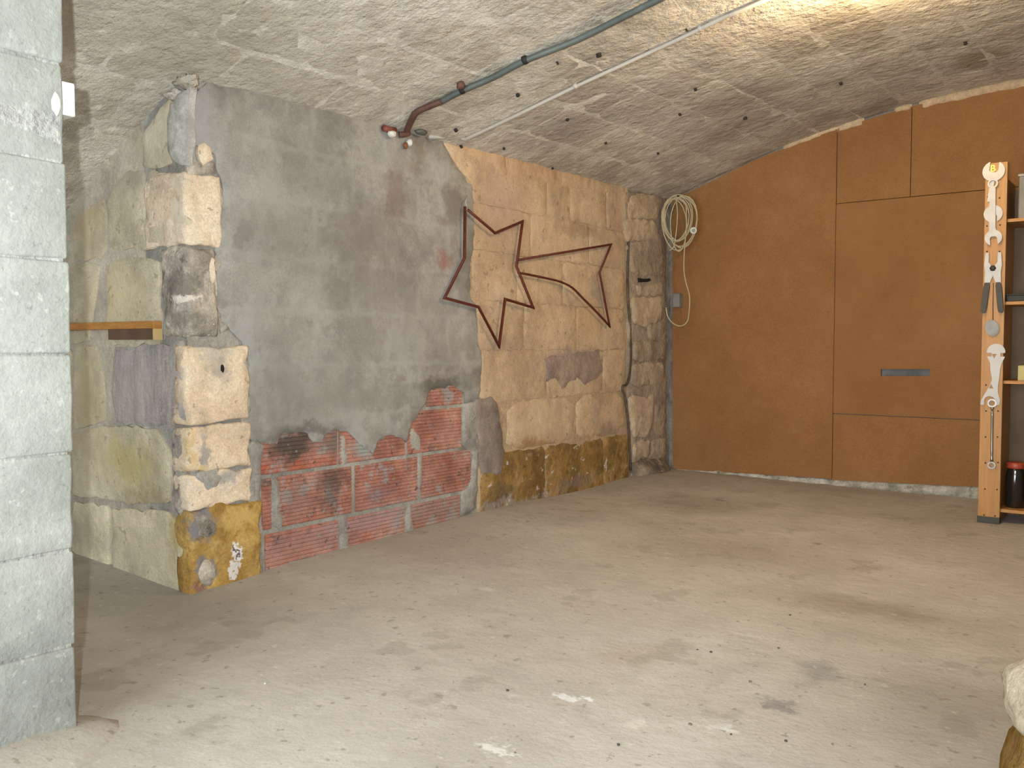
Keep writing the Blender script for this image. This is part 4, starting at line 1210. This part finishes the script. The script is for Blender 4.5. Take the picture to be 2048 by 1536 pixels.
# oval disc on a cord
t4 = tool('oval_disc', 'dull grey oval metal disc hanging on a cord below the pincers', 'disc', (1985, 672))
s, t = TB(1985, 656)
el = [(13 * math.cos(a) * 0.94 - 4 * math.sin(a), 16 * math.sin(a) + 3 * math.cos(a)) for a in [2 * math.pi * i / 24 for i in range(24)]]
plate('rim', M_board, tb_poly((1985, 656), [(x * 1.0, y) for x, y in el]), 0.004, 0.012, MT['greymetal'], t4)
plate('face', M_board, tb_poly((1985, 656), [(x * 0.86, y * 0.86) for x, y in el]), 0.012, 0.016, MT['greymetal'], t4)
tube('cord', [M_board(*TB(1987, 566), 0.003), M_board(*TB(1986, 606), 0.003), M_board(*TB(1986, 642), 0.006)], 0.002, MT['black'], t4, sides=6)
# flat bicycle spanner
t5 = tool('flat_spanner', 'flat white metal spanner with triangular cut outs', 'spanner', (1982, 800))
cap = circ(0, 0, 16.5, 0, math.pi, 12)
out = [(16.5, 0)] + cap[1:-1] + [(-16.5, 0), (-15.5, -2), (-8, -2), (-8, -9), (-16, -9), (-10, -22), (-9.5, -34), (-6, -55), (-9, -66), (-19, -85), (-25, -98), (-26, -106), (-19, -106)]
out += [(-9.5 + 9.8 * math.cos(a), -98 + 9.8 * math.sin(a)) for a in [math.pi * (1.02 - i / 10 * 1.04) for i in range(11)]]
out += [(2, -106), (8, -105), (9, -96), (5, -80), (5, -66), (7, -50), (8, -34), (10, -24), (16, -9), (8, -9), (8, -2), (15.5, -2)]
plate('blade', M_board, tb_poly((1992, 704), [(x + 0.5, y) for x, y in out]), 0.003, 0.009, plain('white_metal', 'c4c0ba', 0.5, metal=0.1, scale=8, c2='b8b4ae'), t5,
      holes=[tb_poly((1989, 711), [(-4.5, 3), (0, -6), (4.5, 3)]), tb_poly((1983, 773), [(-4, -4), (4, -4), (0, 5)])])
# ring spanner
t6 = tool('ring_spanner', 'slim chrome double ring spanner lowest on the board', 'spanner', (1984, 937))
for nm, c, ro, ri in (('ring', (1985, 806), 8.5, 5.6), ('ring', (1984, 930), 7.5, 4.8)):
    plate(nm, M_board, tb_poly(c, circ(0, 0, ro, 0, 2 * math.pi, 20)[:-1]), 0.004, 0.016, MT['chrome'], t6, holes=[tb_poly(c, circ(0, 0, ri, 0, 2 * math.pi, 12)[:-1])])
a, b = M_board(*TB(1985, 814), 0.010), M_board(*TB(1984, 923), 0.010)
prof = [(0.0, 0.009), (0.04, 0.008), (0.05, 0.0055), (0.10, 0.0055), (0.12, 0.008), (0.16, 0.0075), (0.2, 0.0065), (0.8, 0.0065), (0.84, 0.0075), (0.88, 0.006), (0.92, 0.006), (0.95, 0.008), (1, 0.008)]
tube('shaft', [a.lerp(b, q[0]) for q in prof], 0.006, MT['chrome'], t6, sides=8, radii=[q[1] for q in prof])
# golden letter at the head of the board
s, t = TB(1986, 338)
cu = bpy.data.curves.new('letter', 'FONT')
cu.body = 'B'
cu.size = 0.052
cu.extrude = 0.0015
cu.offset = 0.0008
cu.align_x = 'CENTER'
cu.align_y = 'CENTER'
ob = bpy.data.objects.new('letter_source', cu)
COL.objects.link(ob)
me = bpy.data.meshes.new_from_object(ob.evaluated_get(bpy.context.evaluated_depsgraph_get()))
bpy.data.objects.remove(ob)
base = wloc(tb)
for q in me.vertices:
    q.co = M_board(s + q.co.x, t + q.co.y, 0.004 + q.co.z) - base
me.materials.clear()
me.materials.append(MT['brass'])
lt = bpy.data.objects.new('letter', me)
COL.objects.link(lt)
lt.parent = tb
lt['label'] = 'small golden letter B'

# ------------------------------------------------------------------ crumbs on the floor
crumbs = [(1015, 1380, 9, 'dark'), (1237, 1490, 9, 'dark'), (1422, 1305, 8, 'dark'), (1557, 1297, 6, 'dark'), (1500, 1365, 9, 'brown'), (1380, 1450, 10, 'brown'), (1572, 1484, 9, 'dark'),
          (1462, 1470, 6, 'dark'), (1730, 1370, 5, 'dark'), (1395, 1300, 5, 'dark'), (1030, 1505, 6, 'brown'), (530, 1365, 6, 'white'), (1665, 1490, 7, 'brown'), (1580, 1230, 6, 'dark')]
words_ = {'dark': ('dark grit', '4a463f'), 'brown': ('brown chip', '7a6a58'), 'white': ('white flake', 'd8d4cc')}
place = ['left of the white paint spots', 'near the bottom edge centre', 'up right of the white paint spots', 'right of mid floor', 'thin and tilted right of the paint spots', 'below the paint spots', 'low on the right floor',
         'lower mid right', 'far right floor', 'small, up from the paint spots', 'bottom edge left of centre', 'alone on the left floor', 'bottom right', 'beyond mid floor']
for i, (px, py, r, c) in enumerate(crumbs):
    u, v = on_floor(px, py)
    p = M_floor(u, v, 0)
    rr = r * p.y / FPX * 0.42
    o = lump('floor_crumb', p + EZ * rr * 0.35, (Vector((rr, 0, 0)), Vector((0, rr * 1.3, 0)), EZ * rr * 0.6), plain('crumb_' + c + str(i), words_[c][1], 0.9), None, i * 3.3, 0.35, 1, origin=p)
    tag(o, 'tiny %s on the floor, %s' % (words_[c][0], place[i]), 'debris', 'crumbs on the floor')
